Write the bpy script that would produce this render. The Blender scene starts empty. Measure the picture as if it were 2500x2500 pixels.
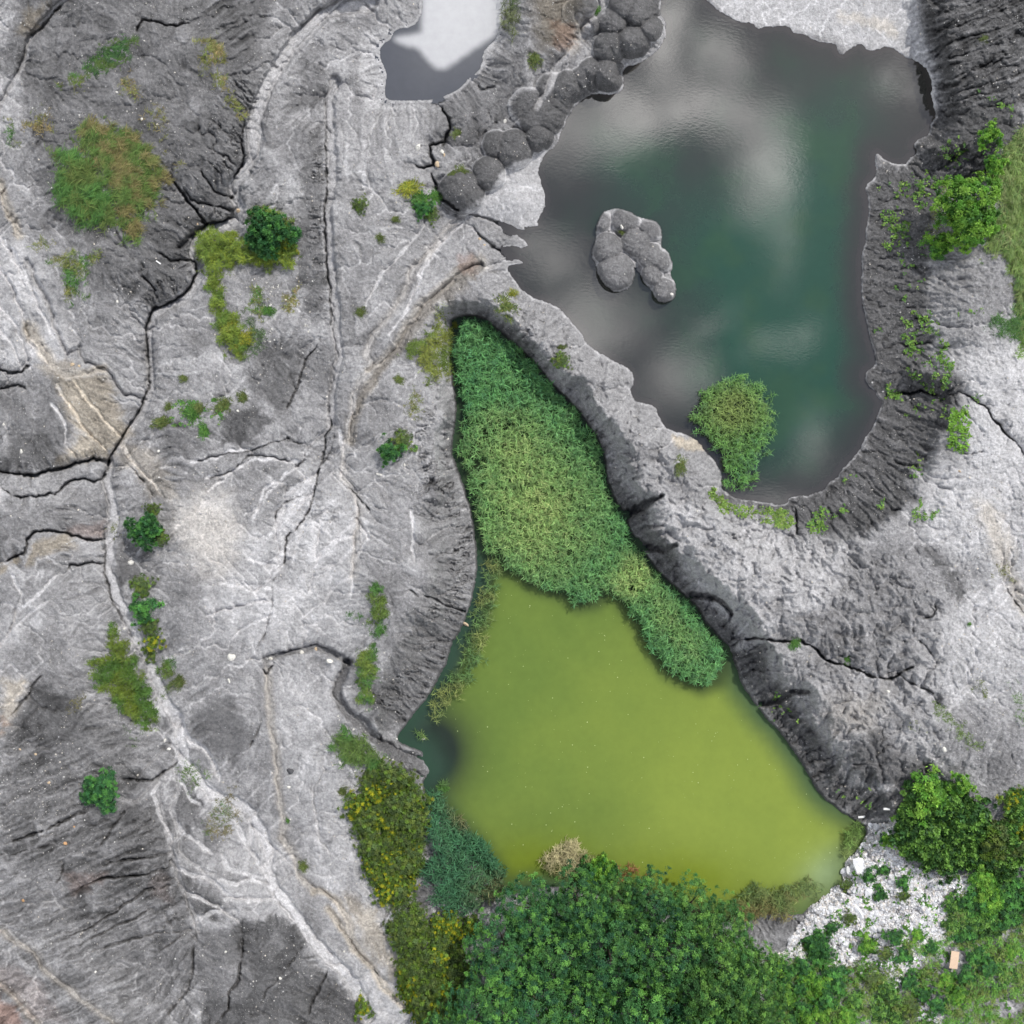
import bpy, math, random, heapq
import numpy as np
from mathutils import Vector

# ------------------------------------------------------------------ camera, sky, sun, exposure
SC = bpy.context.scene
COL = SC.collection
S = 0.05            # metres per survey unit (the frame is 1932 units = 96.6 m wide at z = 0)
H = 90.0            # camera height above the upper pond
rng = np.random.default_rng(7)
random.seed(7)

cam = bpy.data.cameras.new('camera'); cam.sensor_width = 36; cam.sensor_height = 36
cam.lens = 36 * H / 96.6; cam.clip_start = 1; cam.clip_end = 2000
co = bpy.data.objects.new('camera', cam); COL.objects.link(co); co.location = (0, 0, H); SC.camera = co
SC.render.resolution_x = SC.render.resolution_y = 1024

SUN_EL = math.radians(49); SUN_AZ = math.radians(38)      # azimuth from +Y towards +X
sl = bpy.data.lights.new('sun', 'SUN'); sl.energy = 3.7; sl.angle = math.radians(1.2); sl.color = (1.0, 0.965, 0.91)
so = bpy.data.objects.new('sun', sl); COL.objects.link(so)
sd = Vector((math.sin(SUN_AZ) * math.cos(SUN_EL), math.cos(SUN_AZ) * math.cos(SUN_EL), math.sin(SUN_EL)))
so.rotation_euler = sd.to_track_quat('Z', 'Y').to_euler(); so.location = (40, 50, 80)

SC.view_settings.view_transform = 'Standard'; SC.view_settings.look = 'None'
SC.view_settings.exposure = 0.0; SC.view_settings.gamma = 1

w = bpy.data.worlds.new('World'); SC.world = w; w.use_nodes = True
nt = w.node_tree; nt.nodes.clear()
def N(nt, t, **k):
    n = nt.nodes.new(t)
    for a, b in k.items(): setattr(n, a, b)
    return n
def mathn(nt, op, a, b=None, clamp=False):
    n = N(nt, 'ShaderNodeMath', operation=op); n.use_clamp = clamp
    for i, v in enumerate((a, b)):
        if v is None: continue
        if hasattr(v, 'links'): nt.links.new(v, n.inputs[i])
        else: n.inputs[i].default_value = v
    return n.outputs[0]
sky = N(nt, 'ShaderNodeTexSky', sky_type='NISHITA', sun_disc=False, sun_elevation=SUN_EL, sun_rotation=SUN_AZ)
sky.dust_density = 0.6; sky.air_density = 1.0
tc = N(nt, 'ShaderNodeTexCoord'); sp = N(nt, 'ShaderNodeSeparateXYZ'); nt.links.new(tc.outputs['Generated'], sp.inputs[0])
zz = mathn(nt, 'MAXIMUM', sp.outputs[2], 0.05)
cx = mathn(nt, 'DIVIDE', sp.outputs[0], zz); cy = mathn(nt, 'DIVIDE', sp.outputs[1], zz)
cv = N(nt, 'ShaderNodeCombineXYZ'); nt.links.new(cx, cv.inputs[0]); nt.links.new(cy, cv.inputs[1])
wn = N(nt, 'ShaderNodeTexNoise'); wn.inputs['Scale'].default_value = 9; wn.inputs['Detail'].default_value = 5
nt.links.new(cv.outputs[0], wn.inputs['Vector'])
wv = N(nt, 'ShaderNodeVectorMath', operation='MULTIPLY_ADD'); nt.links.new(wn.outputs['Color'], wv.inputs[0])
wv.inputs[1].default_value = (0.11, 0.11, 0); nt.links.new(cv.outputs[0], wv.inputs[2])
# cumulus overhead on the cloud deck: centre x, centre y, half width, half height, turn, density
def skyq(u, v): return ((u - 966) * S / H + 0.055, (966 - v) * S / H + 0.055)
CLOUDS = [(1262, 55, 45, 120, 0, 1.0), (1355, 95, 60, 60, -30, .75), (1150, 225, 200, 80, 18, .95), (1330, 190, 150, 60, 0, .95), (1425, 300, 70, 190, 14, .75),
          (1470, 430, 35, 130, 0, .4), (1710, 165, 45, 30, -40, .7), (1030, 470, 70, 70, 30, .42), (1110, 600, 130, 90, 20, .58), (1270, 710, 110, 70, 30, .5),
          (1480, 650, 70, 26, 30, .32), (1530, 830, 40, 60, -20, .36), (1440, 930, 90, 30, 10, .45), (1350, 590, 70, 24, 30, .28),
          (870, 40, 140, 120, 0, .6), (600, -300, 500, 200, 10, .8), (2500, 300, 400, 300, 0, .7)]
acc = None
for (u, v, a, b, rot, dens) in CLOUDS:
    qx, qy = skyq(u, v)
    mp = N(nt, 'ShaderNodeMapping', vector_type='TEXTURE'); nt.links.new(wv.outputs[0], mp.inputs[0])
    mp.inputs['Location'].default_value = (qx, qy, 0); mp.inputs['Rotation'].default_value = (0, 0, math.radians(rot))
    mp.inputs['Scale'].default_value = (a * 1.3 * S / H, b * 1.3 * S / H, 1)
    ln = N(nt, 'ShaderNodeVectorMath', operation='LENGTH'); nt.links.new(mp.outputs[0], ln.inputs[0])
    mr = N(nt, 'ShaderNodeMapRange', interpolation_type='SMOOTHSTEP'); nt.links.new(ln.outputs['Value'], mr.inputs[0])
    mr.inputs[1].default_value = 1.0; mr.inputs[2].default_value = 0.1; mr.inputs[3].default_value = 0; mr.inputs[4].default_value = dens
    acc = mr.outputs[0] if acc is None else mathn(nt, 'MAXIMUM', acc, mr.outputs[0])
cn = N(nt, 'ShaderNodeTexNoise'); cn.inputs['Scale'].default_value = 0.8; cn.inputs['Detail'].default_value = 4
nt.links.new(cv.outputs[0], cn.inputs['Vector'])
far = N(nt, 'ShaderNodeVectorMath', operation='LENGTH'); nt.links.new(cv.outputs[0], far.inputs[0])
farm = N(nt, 'ShaderNodeMapRange'); nt.links.new(far.outputs['Value'], farm.inputs[0])
farm.inputs[1].default_value = 0.6; farm.inputs[2].default_value = 0.9
cr = N(nt, 'ShaderNodeMapRange'); nt.links.new(cn.outputs[0], cr.inputs[0]); cr.inputs[1].default_value = .45; cr.inputs[2].default_value = .62
farc = mathn(nt, 'MULTIPLY', cr.outputs[0], farm.outputs[0]); farc = mathn(nt, 'MULTIPLY', farc, .8)
pn = N(nt, 'ShaderNodeTexNoise'); pn.inputs['Scale'].default_value = 13; pn.inputs['Detail'].default_value = 4; nt.links.new(wv.outputs[0], pn.inputs['Vector'])
pm = N(nt, 'ShaderNodeMapRange'); nt.links.new(pn.outputs[0], pm.inputs[0]); pm.inputs[1].default_value = .35; pm.inputs[2].default_value = .65; pm.inputs[3].default_value = .55; pm.inputs[4].default_value = 1.25
acc = mathn(nt, 'MULTIPLY', acc, pm.outputs[0], True)
acc = mathn(nt, 'MAXIMUM', acc, farc)
mx = N(nt, 'ShaderNodeMix', data_type='RGBA'); nt.links.new(acc, mx.inputs['Factor'])
nt.links.new(sky.outputs[0], mx.inputs['A']); mx.inputs['B'].default_value = (40, 39.5, 39, 1)
bg = N(nt, 'ShaderNodeBackground'); bg.inputs[1].default_value = 0.10; nt.links.new(mx.outputs['Result'], bg.inputs[0])
ow = N(nt, 'ShaderNodeOutputWorld'); nt.links.new(bg.outputs[0], ow.inputs[0])

# ------------------------------------------------------------------ survey helpers
TO = {'A': (0, 0), 'B': (618.2, 0), 'C': (1236.5, 0), 'D': (0, 618.2), 'E': (618.2, 618.2), 'F': (1236.5, 618.2),
      'G': (0, 1236.5), 'H': (618.2, 1236.5), 'I': (1236.5, 1236.5)}
def Z(s):                       # "B 10,20 30,40 E 5,6" -> survey points
    out = []; ox = oy = 0; k = 1.0
    for tok in s.split():
        if tok in TO: ox, oy = TO[tok]; k = 0.36
        elif tok == 'U': ox = oy = 0; k = 1.0
        else:
            a, b = tok.split(','); out.append((ox + float(a) * k, oy + float(b) * k))
    return np.array(out)
def unp(u, v, z):               # survey point seen at height z -> world x, y
    f = S * (H - z) / H
    return (u - 966) * f, (966 - v) * f

STEP = 1.5
us = np.concatenate([np.arange(-560, -150, 6.0), np.arange(-150, -24, 2.5), np.arange(-24, 1957, STEP), np.arange(1957, 2085, 2.5), np.arange(2085, 2500, 6.0)])
vs = us.copy(); NU = len(us)
U, V = np.meshgrid(us, vs)

_perm = rng.permutation(512).astype(np.int32); _perm = np.concatenate([_perm, _perm, _perm])
_ga = rng.random(512) * 2 * np.pi; _gx = np.cos(_ga).astype(np.float32); _gy = np.sin(_ga).astype(np.float32)
def perlin(x, y, seed=0):
    x = x + seed * 17.31; y = y - seed * 9.77
    xi = np.floor(x).astype(np.int32); yi = np.floor(y).astype(np.int32)
    xf = (x - xi).astype(np.float32); yf = (y - yi).astype(np.float32)
    u = xf * xf * xf * (xf * (xf * 6 - 15) + 10); v = yf * yf * yf * (yf * (yf * 6 - 15) + 10)
    def g(ix, iy, dx, dy):
        h = _perm[(_perm[ix & 511] + iy) & 511]
        return _gx[h] * dx + _gy[h] * dy
    a = g(xi, yi, xf, yf); b = g(xi + 1, yi, xf - 1, yf); c = g(xi, yi + 1, xf, yf - 1); d = g(xi + 1, yi + 1, xf - 1, yf - 1)
    a += u * (b - a); c += u * (d - c)
    return (a + v * (c - a)) * 1.5
def fbm(x, y, sc, o=4, seed=0, gain=.5):
    r = 0; amp = 1; tot = 0
    for i in range(o):
        r = r + amp * perlin(x / sc, y / sc, seed + i); tot += amp; amp *= gain; sc /= 2.03
    return r / tot
def ridged(x, y, sc, o=3, seed=0):
    r = 0; amp = 1; tot = 0
    for i in range(o):
        r = r + amp * (1 - np.abs(perlin(x / sc, y / sc, seed + i)) * 2.2); tot += amp; amp *= .55; sc /= 2.1
    return r / tot
def ss(x, a, b):
    t = np.clip((x - a) / (b - a), 0, 1); return t * t * (3 - 2 * t)
def box(P, M, gu=None, gv=None):
    gu = us if gu is None else gu; gv = vs if gv is None else gv
    i0, i1 = np.searchsorted(gu, [P[:, 0].min() - M, P[:, 0].max() + M]); j0, j1 = np.searchsorted(gv, [P[:, 1].min() - M, P[:, 1].max() + M])
    return slice(j0, j1), slice(i0, i1)
def seg_d(X, Y, a, b):
    dx, dy = b - a; l2 = dx * dx + dy * dy + 1e-9
    t = np.clip(((X - a[0]) * dx + (Y - a[1]) * dy) / l2, 0, 1)
    ex = X - a[0] - t * dx; ey = Y - a[1] - t * dy
    return ex * ex + ey * ey, t, math.sqrt(l2), dx * (Y - a[1]) - dy * (X - a[0])
def inside(X, Y, P):
    r = np.zeros(X.shape, bool); n = len(P)
    for i in range(n):
        x1, y1 = P[i]; x2, y2 = P[(i + 1) % n]
        if y1 == y2: continue
        c = ((y1 > Y) != (y2 > Y)) & (X < (x2 - x1) * (Y - y1) / (y2 - y1) + x1); r ^= c
    return r
def sdf_xy(X, Y, P):
    d = np.full(X.shape, 1e12)
    for i in range(len(P)):
        d = np.minimum(d, seg_d(X, Y, P[i], P[(i + 1) % len(P)])[0])
    d = np.sqrt(d); return np.where(inside(X, Y, P), -d, d)
def sdf(P, M):                  # full-grid signed distance, valid to M outside
    r = np.full(U.shape, float(M)); s = box(P, M)
    r[s] = np.minimum(sdf_xy(U[s], V[s], P), M); return r
def pline(P, M):                # (slice, distance, arc length, side)
    s = box(P, M); X, Y = U[s], V[s]
    X = X + WX[s] + FX2[s]; Y = Y + WY[s] + FY2[s]
    best = np.full(X.shape, 1e12); arc = np.zeros(X.shape); side = np.zeros(X.shape); L = 0
    for i in range(len(P) - 1):
        d, t, l, sd_ = seg_d(X, Y, P[i], P[i + 1]); m = d < best
        best = np.where(m, d, best); arc = np.where(m, L + t * l, arc); side = np.where(m, np.sign(sd_), side); L += l
    return s, np.sqrt(best), arc / L, side
WX = 5 * fbm(U, V, 30, 3, 3); WY = 5 * fbm(U, V, 30, 3, 5)
FX2 = 2.6 * fbm(U, V, 8, 3, 13); FY2 = 2.6 * fbm(U, V, 8, 3, 15)
def smooth_poly(P, n=2):
    for _ in range(n):
        Q = np.roll(P, -1, 0); P = np.stack([.75 * P + .25 * Q, .25 * P + .75 * Q], 1).reshape(-1, 2)
    return P

# ------------------------------------------------------------------ outlines
POND_UP = Z('B 1752,0 1740,70 1775,110 1775,180 1750,240 1700,290 1620,340 1565,350 1545,390 1558,430 1540,480 1480,500 1400,490 1340,520 1290,560 1255,630 1225,690 1205,760 1150,797 1120,840 1100,900 1120,960 1145,1030 1135,1100 1100,1150 1110,1195 1030,1185 1035,1215 960,1190 900,1180 990,1225 1052,1280 1035,1305 950,1290 930,1310 985,1350 1035,1380 990,1385 935,1395 960,1440 1000,1500 1050,1550 1120,1570 1190,1600 1250,1650 1290,1700 1330,1740 1350,1790 1400,1840 1470,1870 1520,1900 E 1560,200 1600,245 1610,300 1585,325 1600,375 1640,395 1720,405 1725,450 1760,510 1810,545 F 170,560 230,600 262,650 310,700 345,750 350,810 345,850 380,870 440,895 520,910 600,915 640,930 685,925 700,885 740,878 810,880 880,850 905,815 950,790 970,745 1020,700 1070,645 1095,590 1130,530 1165,460 1170,430 1190,390 1160,370 1150,340 1110,300 1092,250 1110,220 1150,205 1155,150 1130,90 1115,20 C 1125,1780 1105,1700 1085,1620 1080,1540 1082,1450 1080,1330 1100,1290 1100,1200 1118,1130 1115,1050 1100,990 1115,960 1145,930 1160,890 1145,830 1158,803 1180,815 1220,850 1300,865 1330,830 1380,795 1345,760 1385,725 1440,700 1445,640 1472,605 1455,560 1445,500 1450,450 1435,390 1410,350 1370,320 1320,305 1280,285 1250,250 1210,245 1160,265 1110,265 1085,235 1050,240 1010,265 975,290 955,265 940,230 880,225 810,205 790,185 730,180 700,140 650,140 580,140 530,155 510,120 430,118 380,85 330,60 290,20 265,0 200,-300 30,-300')
ISLAND = Z('B 1410,1210 1412,1160 1445,1110 1500,1093 1560,1100 1610,1130 1680,1150 1725,1160 1750,1200 1755,1250 1740,1290 1775,1310 1800,1350 1805,1400 1795,1440 1820,1480 1828,1540 1800,1580 1745,1585 1710,1560 1690,1510 1655,1480 1630,1430 1605,1390 1610,1450 1585,1500 1545,1528 1490,1520 1440,1480 1412,1430 1410,1390 1385,1350 1385,1300 1405,1250')
POOL = Z('B 495,-200 495,20 500,60 465,130 430,145 350,155 335,210 280,235 272,300 300,350 310,400 300,480 310,525 400,525 500,525 580,515 640,490 700,455 740,410 790,370 810,330 810,280 850,230 890,195 900,120 940,0 960,-200')
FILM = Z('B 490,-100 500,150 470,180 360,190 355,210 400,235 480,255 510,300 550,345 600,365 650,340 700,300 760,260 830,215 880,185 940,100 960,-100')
POND_LO = Z('E 640,-30 690,-60 800,-60 870,0 950,60 1040,140 1110,220 1180,310 1260,380 1320,450 1390,550 1420,600 1450,690 1460,800 1500,900 1560,990 1600,1110 1670,1200 1740,1290 1840,1380 1932,1460 F 270,1560 340,1630 390,1690 430,1800 I 450,150 500,220 560,310 640,390 700,470 740,530 790,600 820,670 870,740 960,810 1050,870 1110,910 1090,990 1030,1040 985,1110 980,1190 900,1260 820,1310 750,1370 600,1330 500,1400 380,1400 300,1400 100,1350 0,1300 H 1700,1300 1400,1250 1200,1200 1000,1250 900,1250 800,1100 720,980 620,880 540,780 505,700 505,650 525,640 545,595 515,550 500,500 440,480 375,455 365,430 375,410 410,370 450,310 500,250 550,180 590,100 620,40 E 550,1890 590,1820 630,1740 650,1660 690,1600 720,1540 745,1480 765,1380 785,1290 785,1200 775,1100 765,1020 745,930 720,850 690,760 655,680 655,590 670,500 680,420 665,300 640,200')
ZUP, ZPOOL, ZLO = 0.0, 0.25, -2.5

jit = 3.0 * fbm(U, V, 22, 3, 11) + 1.5 * fbm(U, V, 7, 2, 17)
dUp = sdf(smooth_poly(POND_UP, 1), 420); dIs = sdf(smooth_poly(ISLAND), 60)
dLo = sdf(smooth_poly(POND_LO, 1), 420); dPo = sdf(smooth_poly(POOL), 160)
dWup = np.maximum(dUp, -dIs) + jit        # >0 on land incl. the island
dWpo = dPo + jit * .7
dWlo = dLo + jit * .8

land0 = ss(np.minimum(dWup, dWlo), 2, 26)
# ------------------------------------------------------------------ macro relief
CP = '''100,100,3.5 250,150,4.3 230,60,4.2 430,150,4 0,300,3 200,330,4.5 350,250,4 470,200,2.4 440,400,1.3 370,450,1 290,590,.7 300,400,3.4 230,480,3.2 280,750,.2 200,900,-.2 210,1050,-.5 280,1300,-.8
350,1450,-1.2 500,1600,-1.5 680,1880,-2.2 570,350,2.6 700,350,2.2 700,600,2.0 600,950,.9 400,1000,1.7 150,800,1.7 60,950,2 100,1100,1.6 80,1250,1.6 450,1150,1 560,1150,.9 650,1000,1.3 740,900,1.7
470,620,1.8 400,700,1.8 150,600,2.4 60,700,2.2 830,900,2.2 790,1000,2.7 770,1100,3.0 750,1230,2.5 735,1310,1.3 560,1300,.7 590,1450,.3 650,1600,.2 700,1750,0 430,1350,.8 100,1450,1.6 50,1600,2.2 200,1700,1.2 330,1750,0 100,1850,2.4 500,1850,.9 450,1750,.5
780,1500,-.5 780,1650,-1 850,1650,-2 820,1850,-1 700,100,.6 620,150,1 520,80,1.6 600,30,1.5 1000,60,2.6 950,200,2 1150,60,1.4 1040,220,1.3 900,330,1 900,450,.6 850,550,1.2 980,570,1.4 1080,690,2.2 1180,850,2.6
1280,960,2.5 1400,1050,2.9 1300,1060,2.7 1500,1150,3.1 1450,1220,2.6 1550,1300,2.4 1650,1400,2.2 1700,1470,1 1500,30,.35 1650,50,.5 1850,80,4.2 1900,180,4 1820,250,2.2 1900,350,3.4 1850,420,3.2 1740,400,1.6 1700,600,1.9
1760,700,2.7 1850,600,3.4 1900,800,4 1850,950,3.7 1700,950,2.2 1600,1050,2.8 1750,1150,3.1 1900,1200,3.1 1800,1350,2.7 1900,1450,2.5 1700,1550,-.2 1640,1650,-1.6 1800,1750,.4 1900,1850,.8 1500,1750,-2 1300,1800,-1.8 1100,1850,-1.5 950,1800,-1.3
1000,450,.2 830,-100,.6 -200,500,3 -200,1200,2 -200,1800,3 300,2150,1.5 900,2200,-.5 1500,2200,0 2150,1800,1.5 2200,1200,3.5 2200,600,4.5 2150,100,5 1500,-250,1.2 600,-250,2.5 100,-200,4'''
cp = np.array([[float(q) for q in t.split(',')] for t in CP.split()])
gu = np.arange(-580, 2541, 20.0); GU, GV = np.meshgrid(gu, gu)
num = 0; den = 0
for (a, b, c) in cp:
    r2 = (GU - a) ** 2 + (GV - b) ** 2
    wgt = np.exp(-r2 / (2 * 62 ** 2)) + 0.02 * np.exp(-r2 / (2 * 220 ** 2)) + 1e-7; num = num + wgt * c; den = den + wgt
base_c = num / den
def bil(grid, g0, st, X, Y):
    x = np.clip((X - g0) / st, 0, grid.shape[1] - 1.001); y = np.clip((Y - g0) / st, 0, grid.shape[0] - 1.001)
    xi = x.astype(int); yi = y.astype(int); fx = x - xi; fy = y - yi
    return (grid[yi, xi] * (1 - fx) + grid[yi, xi + 1] * fx) * (1 - fy) + (grid[yi + 1, xi] * (1 - fx) + grid[yi + 1, xi + 1] * fx) * fy
h = bil(base_c, -580, 20.0, U + 2 * WX, V + 2 * WY)

tone = np.full(U.shape, .50)               # ground brightness: mineral colour plus some painted shade
warm = np.zeros(U.shape)                   # beige sandy
rust = np.zeros(U.shape)
wet = np.zeros(U.shape)
rough = np.ones(U.shape)                   # strength of fine relief

# hummocks
h += .75 * fbm(U, V, 190, 3, 21) + .22 * (ridged(U + WX * 3, V + WY * 3, 80, 3, 31) - .5)
# dumped spoil cones along the pond and on the island
DOMES = '''B 700,1005,118,1.3 845,910,92,1.0 980,780,105,1.1 890,760,80,.7 1110,720,78,1.2 1160,620,95,1.0 1220,560,80,.8 1100,640,90,.8 1260,470,100,.9 1350,430,90,.8 1470,390,95,1.2 1390,380,80,.8 1600,220,92,1.3 1690,150,68,1.1 1480,250,90,1.1 1500,110,80,1.0 1640,60,95,1.2 1350,40,70,.9 1560,30,90,1.1 1720,30,60,1 1380,130,50,.7 1300,60,70,.5 1180,470,90,.6 1050,560,100,.5
1465,1300,82,.9 1510,1425,100,1.1 1430,1165,60,.5 1560,1150,75,.55 1615,1270,80,.7 1690,1200,70,.45 1690,1340,70,.6 1750,1370,60,.5 1700,1440,60,.6 1765,1525,66,.75'''.replace('\n', ' ')
o = (618.2, 0); dome = np.zeros(U.shape)
for t in DOMES.split():
    if t == 'B': continue
    x, y, r, hd = map(float, t.split(',')); x = o[0] + x * .36; y = y * .36; r *= .36 * 1.05
    s = box(np.array([[x, y]]), r * 1.1); X = U[s] + WX[s] * .8; Y = V[s] + WY[s] * .8
    q = np.clip(1 - ((X - x) ** 2 + (Y - y) ** 2) / r ** 2, 0, 1)
    dome[s] = np.maximum(dome[s], hd * q ** .6)
dm = ss(dome, 0, .35)

# ponds: banks rise from the shore to the macro relief
def soft(P, sgm, M=None):       # 0..1 mask of a polygon with a soft ragged border
    M = M or sgm * 2.2; s = box(P, M)
    d = sdf_xy(U[s] + WX[s] * 1.2, V[s] + WY[s] * 1.2, P) + sgm * .8 * NB[s] + 7 * NB2[s] + LCM[s] * min(4, sgm * .35)
    r = np.zeros(U.shape); r[s] = ss(-d, -sgm, sgm); return r
NB = fbm(U, V, 40, 5, 41, .6); NB2 = fbm(U, V, 18, 4, 43, .75); LCM = np.zeros(U.shape)
bankL = np.full(U.shape, 55.0)             # bank width in survey units
bankL += 150 * soft(Z('C 1080,900 1932,800 1932,1932 1200,1932 F 1200,200 1600,300 1400,900 700,1400 400,1100 700,880 1180,380'), 40)
bankL += 120 * soft(Z('C 200,-100 1400,-100 1500,300 1500,600 900,300'), 30)
hu = ZUP + np.maximum(h - ZUP, .15) * (.10 * ss(dWup, 0, 6) + .90 * ss(dWup, -4, bankL)) + .02
hu = np.where(dWup < 0, ZUP - .04 - .05 * np.minimum(-dWup, 30), hu)
# island
isl = (dIs < 20) & (dUp < -20)
hi = np.where(dWup > 0, ZUP + .10 + .25 * ss(dWup, 0, 10) + dome * 1.35 + .1 * fbm(U, V, 20, 3, 51), hu)
infl = 1 - ss(dUp, 60, 400)
h = np.where(dWup < 0, hu, h + (hu - h) * infl); h = np.where(isl, hi, h)
h = h + np.where(isl, 0, 1.3 * dome * ss(dWup, -1, 22))
# pool
hp = ZPOOL + np.maximum(h - ZPOOL, .1) * ss(dWpo, -2, 60) + .02
hp = np.where(dWpo < 0, ZPOOL - .03 - .04 * np.minimum(-dWpo, 30), hp)
h = h + (hp - h) * (1 - ss(dPo, 30, 150))
# lower pond
bl = np.full(U.shape, 40.0) * (1 + .9 * fbm(U, V, 60, 4, 45, .6))
bl += 40 * soft(Z('E 1300,300 2300,1500 I 1300,700 700,900 0,-100 E 1200,500'), 40)
bl += 75 * soft(Z('E 250,900 800,900 800,1500 600,1932 400,2300 250,1932 250,1300'), 30)
bl += 40 * soft(Z('I 300,-300 1500,500 1400,900 900,900'), 40)
hl = ZLO + np.maximum(h - ZLO, .2) * (.12 * ss(dWlo, 0, 5) + .88 * ss(dWlo, -3, bl)) + .02
hl = np.where(dWlo < 0, ZLO - .05 - .05 * np.minimum(-dWlo, 30), hl)
h = h + (hl - h) * (1 - ss(dLo, 80, 260))

RG = soft(Z('B 780,1560 1000,1560 1330,1760 1560,1932 E 1720,420 1900,600 F 300,850 700,1050 1200,1200 1500,1400 I 1500,650 1000,720 700,560 430,100 F 250,1450 E 1560,900 1420,560 1180,260 870,-20'), 14)
h += RG * land0 * (.55 * (ridged(U + 3 * WX, V + 3 * WY, 46, 3, 37) - .45) + .20 * fbm(U, V, 26, 3, 38, .55))
# ------------------------------------------------------------------ streams: bed width, depth, bed brightness
ch = []
def stream(P, w0, w1, depth, lt=None, side_sh=0, cut=1.0, wm=0, tex=0):
    P = Z(P) if isinstance(P, str) else P
    M = max(w0, w1) * 4 + 25; s, d, t, sd_ = pline(P, M)
    ww = 1.1 * (w0 + (w1 - w0) * t) * (1 + .35 * fbm(U[s], V[s], 35, 2, 61))
    prof = 1 - ss(d, ww * .75, ww * 1.15 + 3 * cut)
    fade = ss(t, 0, .03) * (1 - ss(t, .97, 1)) if depth < 0 else 1
    h[s] -= abs(depth) * prof * fade
    ch.append((s, d, t, sd_, ww, lt, wm, tex)); return s, d, t, ww
SAND = []
stream('A 1932,20 1800,30 1700,70 1600,170 1500,290 1430,390 1390,480 1350,580 1330,660 1340,740 1320,830 1270,910 1230,960 1225,1030 1255,1090 1225,1160 1120,1190 1030,1250 1010,1320 1050,1440 980,1560 870,1600 800,1650 780,1740 790,1932 D 790,215 790,330 740,460 650,590 575,710', 14, 5, .8, .72, tex=.7)
stream('D 575,710 560,800 590,930 600,1020 570,1150 570,1280 610,1420 690,1560 780,1750 G 830,170 880,260 930,340', 7, 10, .55, .78)
stream('G 930,340 950,450 975,560 1040,650 1110,740 1220,760 1320,830 1370,930 1410,1030 1400,1110 1420,1190 1500,1300 1600,1440 1700,1560 1820,1680 1890,1790 1932,1900', 8, 10, .45, .84, tex=.4)
stream('G 940,590 840,635 820,700 850,820 880,960 920,1120 950,1210 1000,1320 1040,1440', 5, 4, .35, .58)
for P__ in ('G 950,350 900,430 930,520 900,590', 'G 960,360 1000,470 1060,480 1120,560 1150,650', 'G 990,440 1080,490 1110,560 1130,620', 'G 840,660 800,720 830,830 900,960', 'G 880,640 940,640 1000,760 1040,780',
            'G 920,860 960,940 1040,980 1110,1040', 'G 940,1120 1000,1150 1080,1160 1200,1260 1300,1290', 'G 970,1250 1060,1280 1160,1330 1250,1390', 'G 1010,1400 1100,1350 1230,1340', 'G 1400,1100 1440,1040 1500,990 1480,940',
            'G 1410,1150 1470,1080 1540,1050', 'G 1320,900 1310,1000 1350,1080 1390,1140', 'G 1240,860 1270,960 1340,1060', 'G 1150,1180 1230,1200 1330,1180 1400,1190', 'G 1180,1280 1300,1270 1440,1290'):
    stream(P__, 2.8, 2.3, .24, .76)
for P__ in ('D 1640,880 1560,900 1490,960 1440,1050', 'D 1570,720 1500,760 1440,830 1370,920 1290,980', 'D 1440,800 1380,860 1350,950 1330,1010', 'D 1850,1090 1750,1120 1690,1180 1640,1280 1630,1380', 'D 1720,940 1690,1030 1660,1120 1650,1200',
            'D 1590,1050 1560,1130 1540,1230', 'D 1480,1260 1400,1240 1300,1210', 'D 1425,1360 1330,1360 1230,1350 1150,1340', 'D 1430,1430 1300,1440 1180,1480 1080,1510', 'D 1860,850 1870,950 1900,1050 1932,1110', 'D 1930,1100 1850,1250 1840,1400',
            'D 1560,700 1460,690 1330,690 1200,760 1080,790', 'D 1300,640 1200,650 1100,690 1000,710', 'D 1220,740 1170,800 1090,850', 'D 1500,940 1460,1020 1450,1100', 'D 1840,1300 1750,1350 1700,1440', 'D 1420,1500 1300,1560 1200,1640', 'D 1640,880 1620,980 1600,1040',
            'D 1660,760 1560,830 1500,870', 'D 1780,540 1800,680 1790,790', 'E 440,960 450,1060 445,1150 460,1220', 'E 150,1000 60,1100 0,1180 -60,1220', 'E 150,1120 60,1230 -20,1260', 'A 0,1400 60,1500 120,1640 160,1800 250,1900', 'A 60,1300 150,1480 220,1650 280,1760',
            'A 0,1600 80,1700 140,1860 160,1932', 'A 20,1260 90,1380 130,1500', 'A 0,1730 60,1800 100,1900', 'D 60,1300 120,1400 80,1520 40,1620 0,1680', 'D 300,1300 200,1400 100,1480 50,1580', 'D 250,1440 150,1500 90,1560', 'D 390,280 470,390 560,500 620,560', 'D 300,300 380,430 470,560 570,650',
            'D 270,400 340,490 350,600', 'D 640,620 700,700 760,770 840,860', 'B 560,1100 480,1220 380,1330 280,1450 200,1600', 'B 640,1230 560,1300 470,1450', 'B 700,1180 600,1270 500,1420 430,1600 330,1750'):
    stream(P__, 2.1, 1.3, .14, .82)
stream('G 820,640 770,720 700,765 620,745', 5, 6, .25, .54)
stream('G 925,600 935,700 905,800 930,900 950,1030 1010,1100 1120,1150', 3, 2.5, .25, .58)
stream('G 1160,1040 1200,1120 1290,1140 1400,1190', 3, 4, .2, .7)
stream('G 1400,60 1410,200 1420,350 1450,560 1460,720 1490,880 1480,960 1540,1040 1570,1150 1650,1250', 2.5, 3, .22, .6, wm=.3)
stream('A 1760,420 1725,520 1730,650 1740,800 1745,950 1715,1080 1720,1250 1740,1450 1765,1600 1765,1750 1785,1860 D 1750,260 1735,400 1740,500', 8, 7, .6, .68, tex=.7)
stream('D 1390,1740 1450,1720 1530,1700 1590,1690 1650,1672 1740,1700 1830,1750', 4, 4.5, .7, .45)
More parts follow.
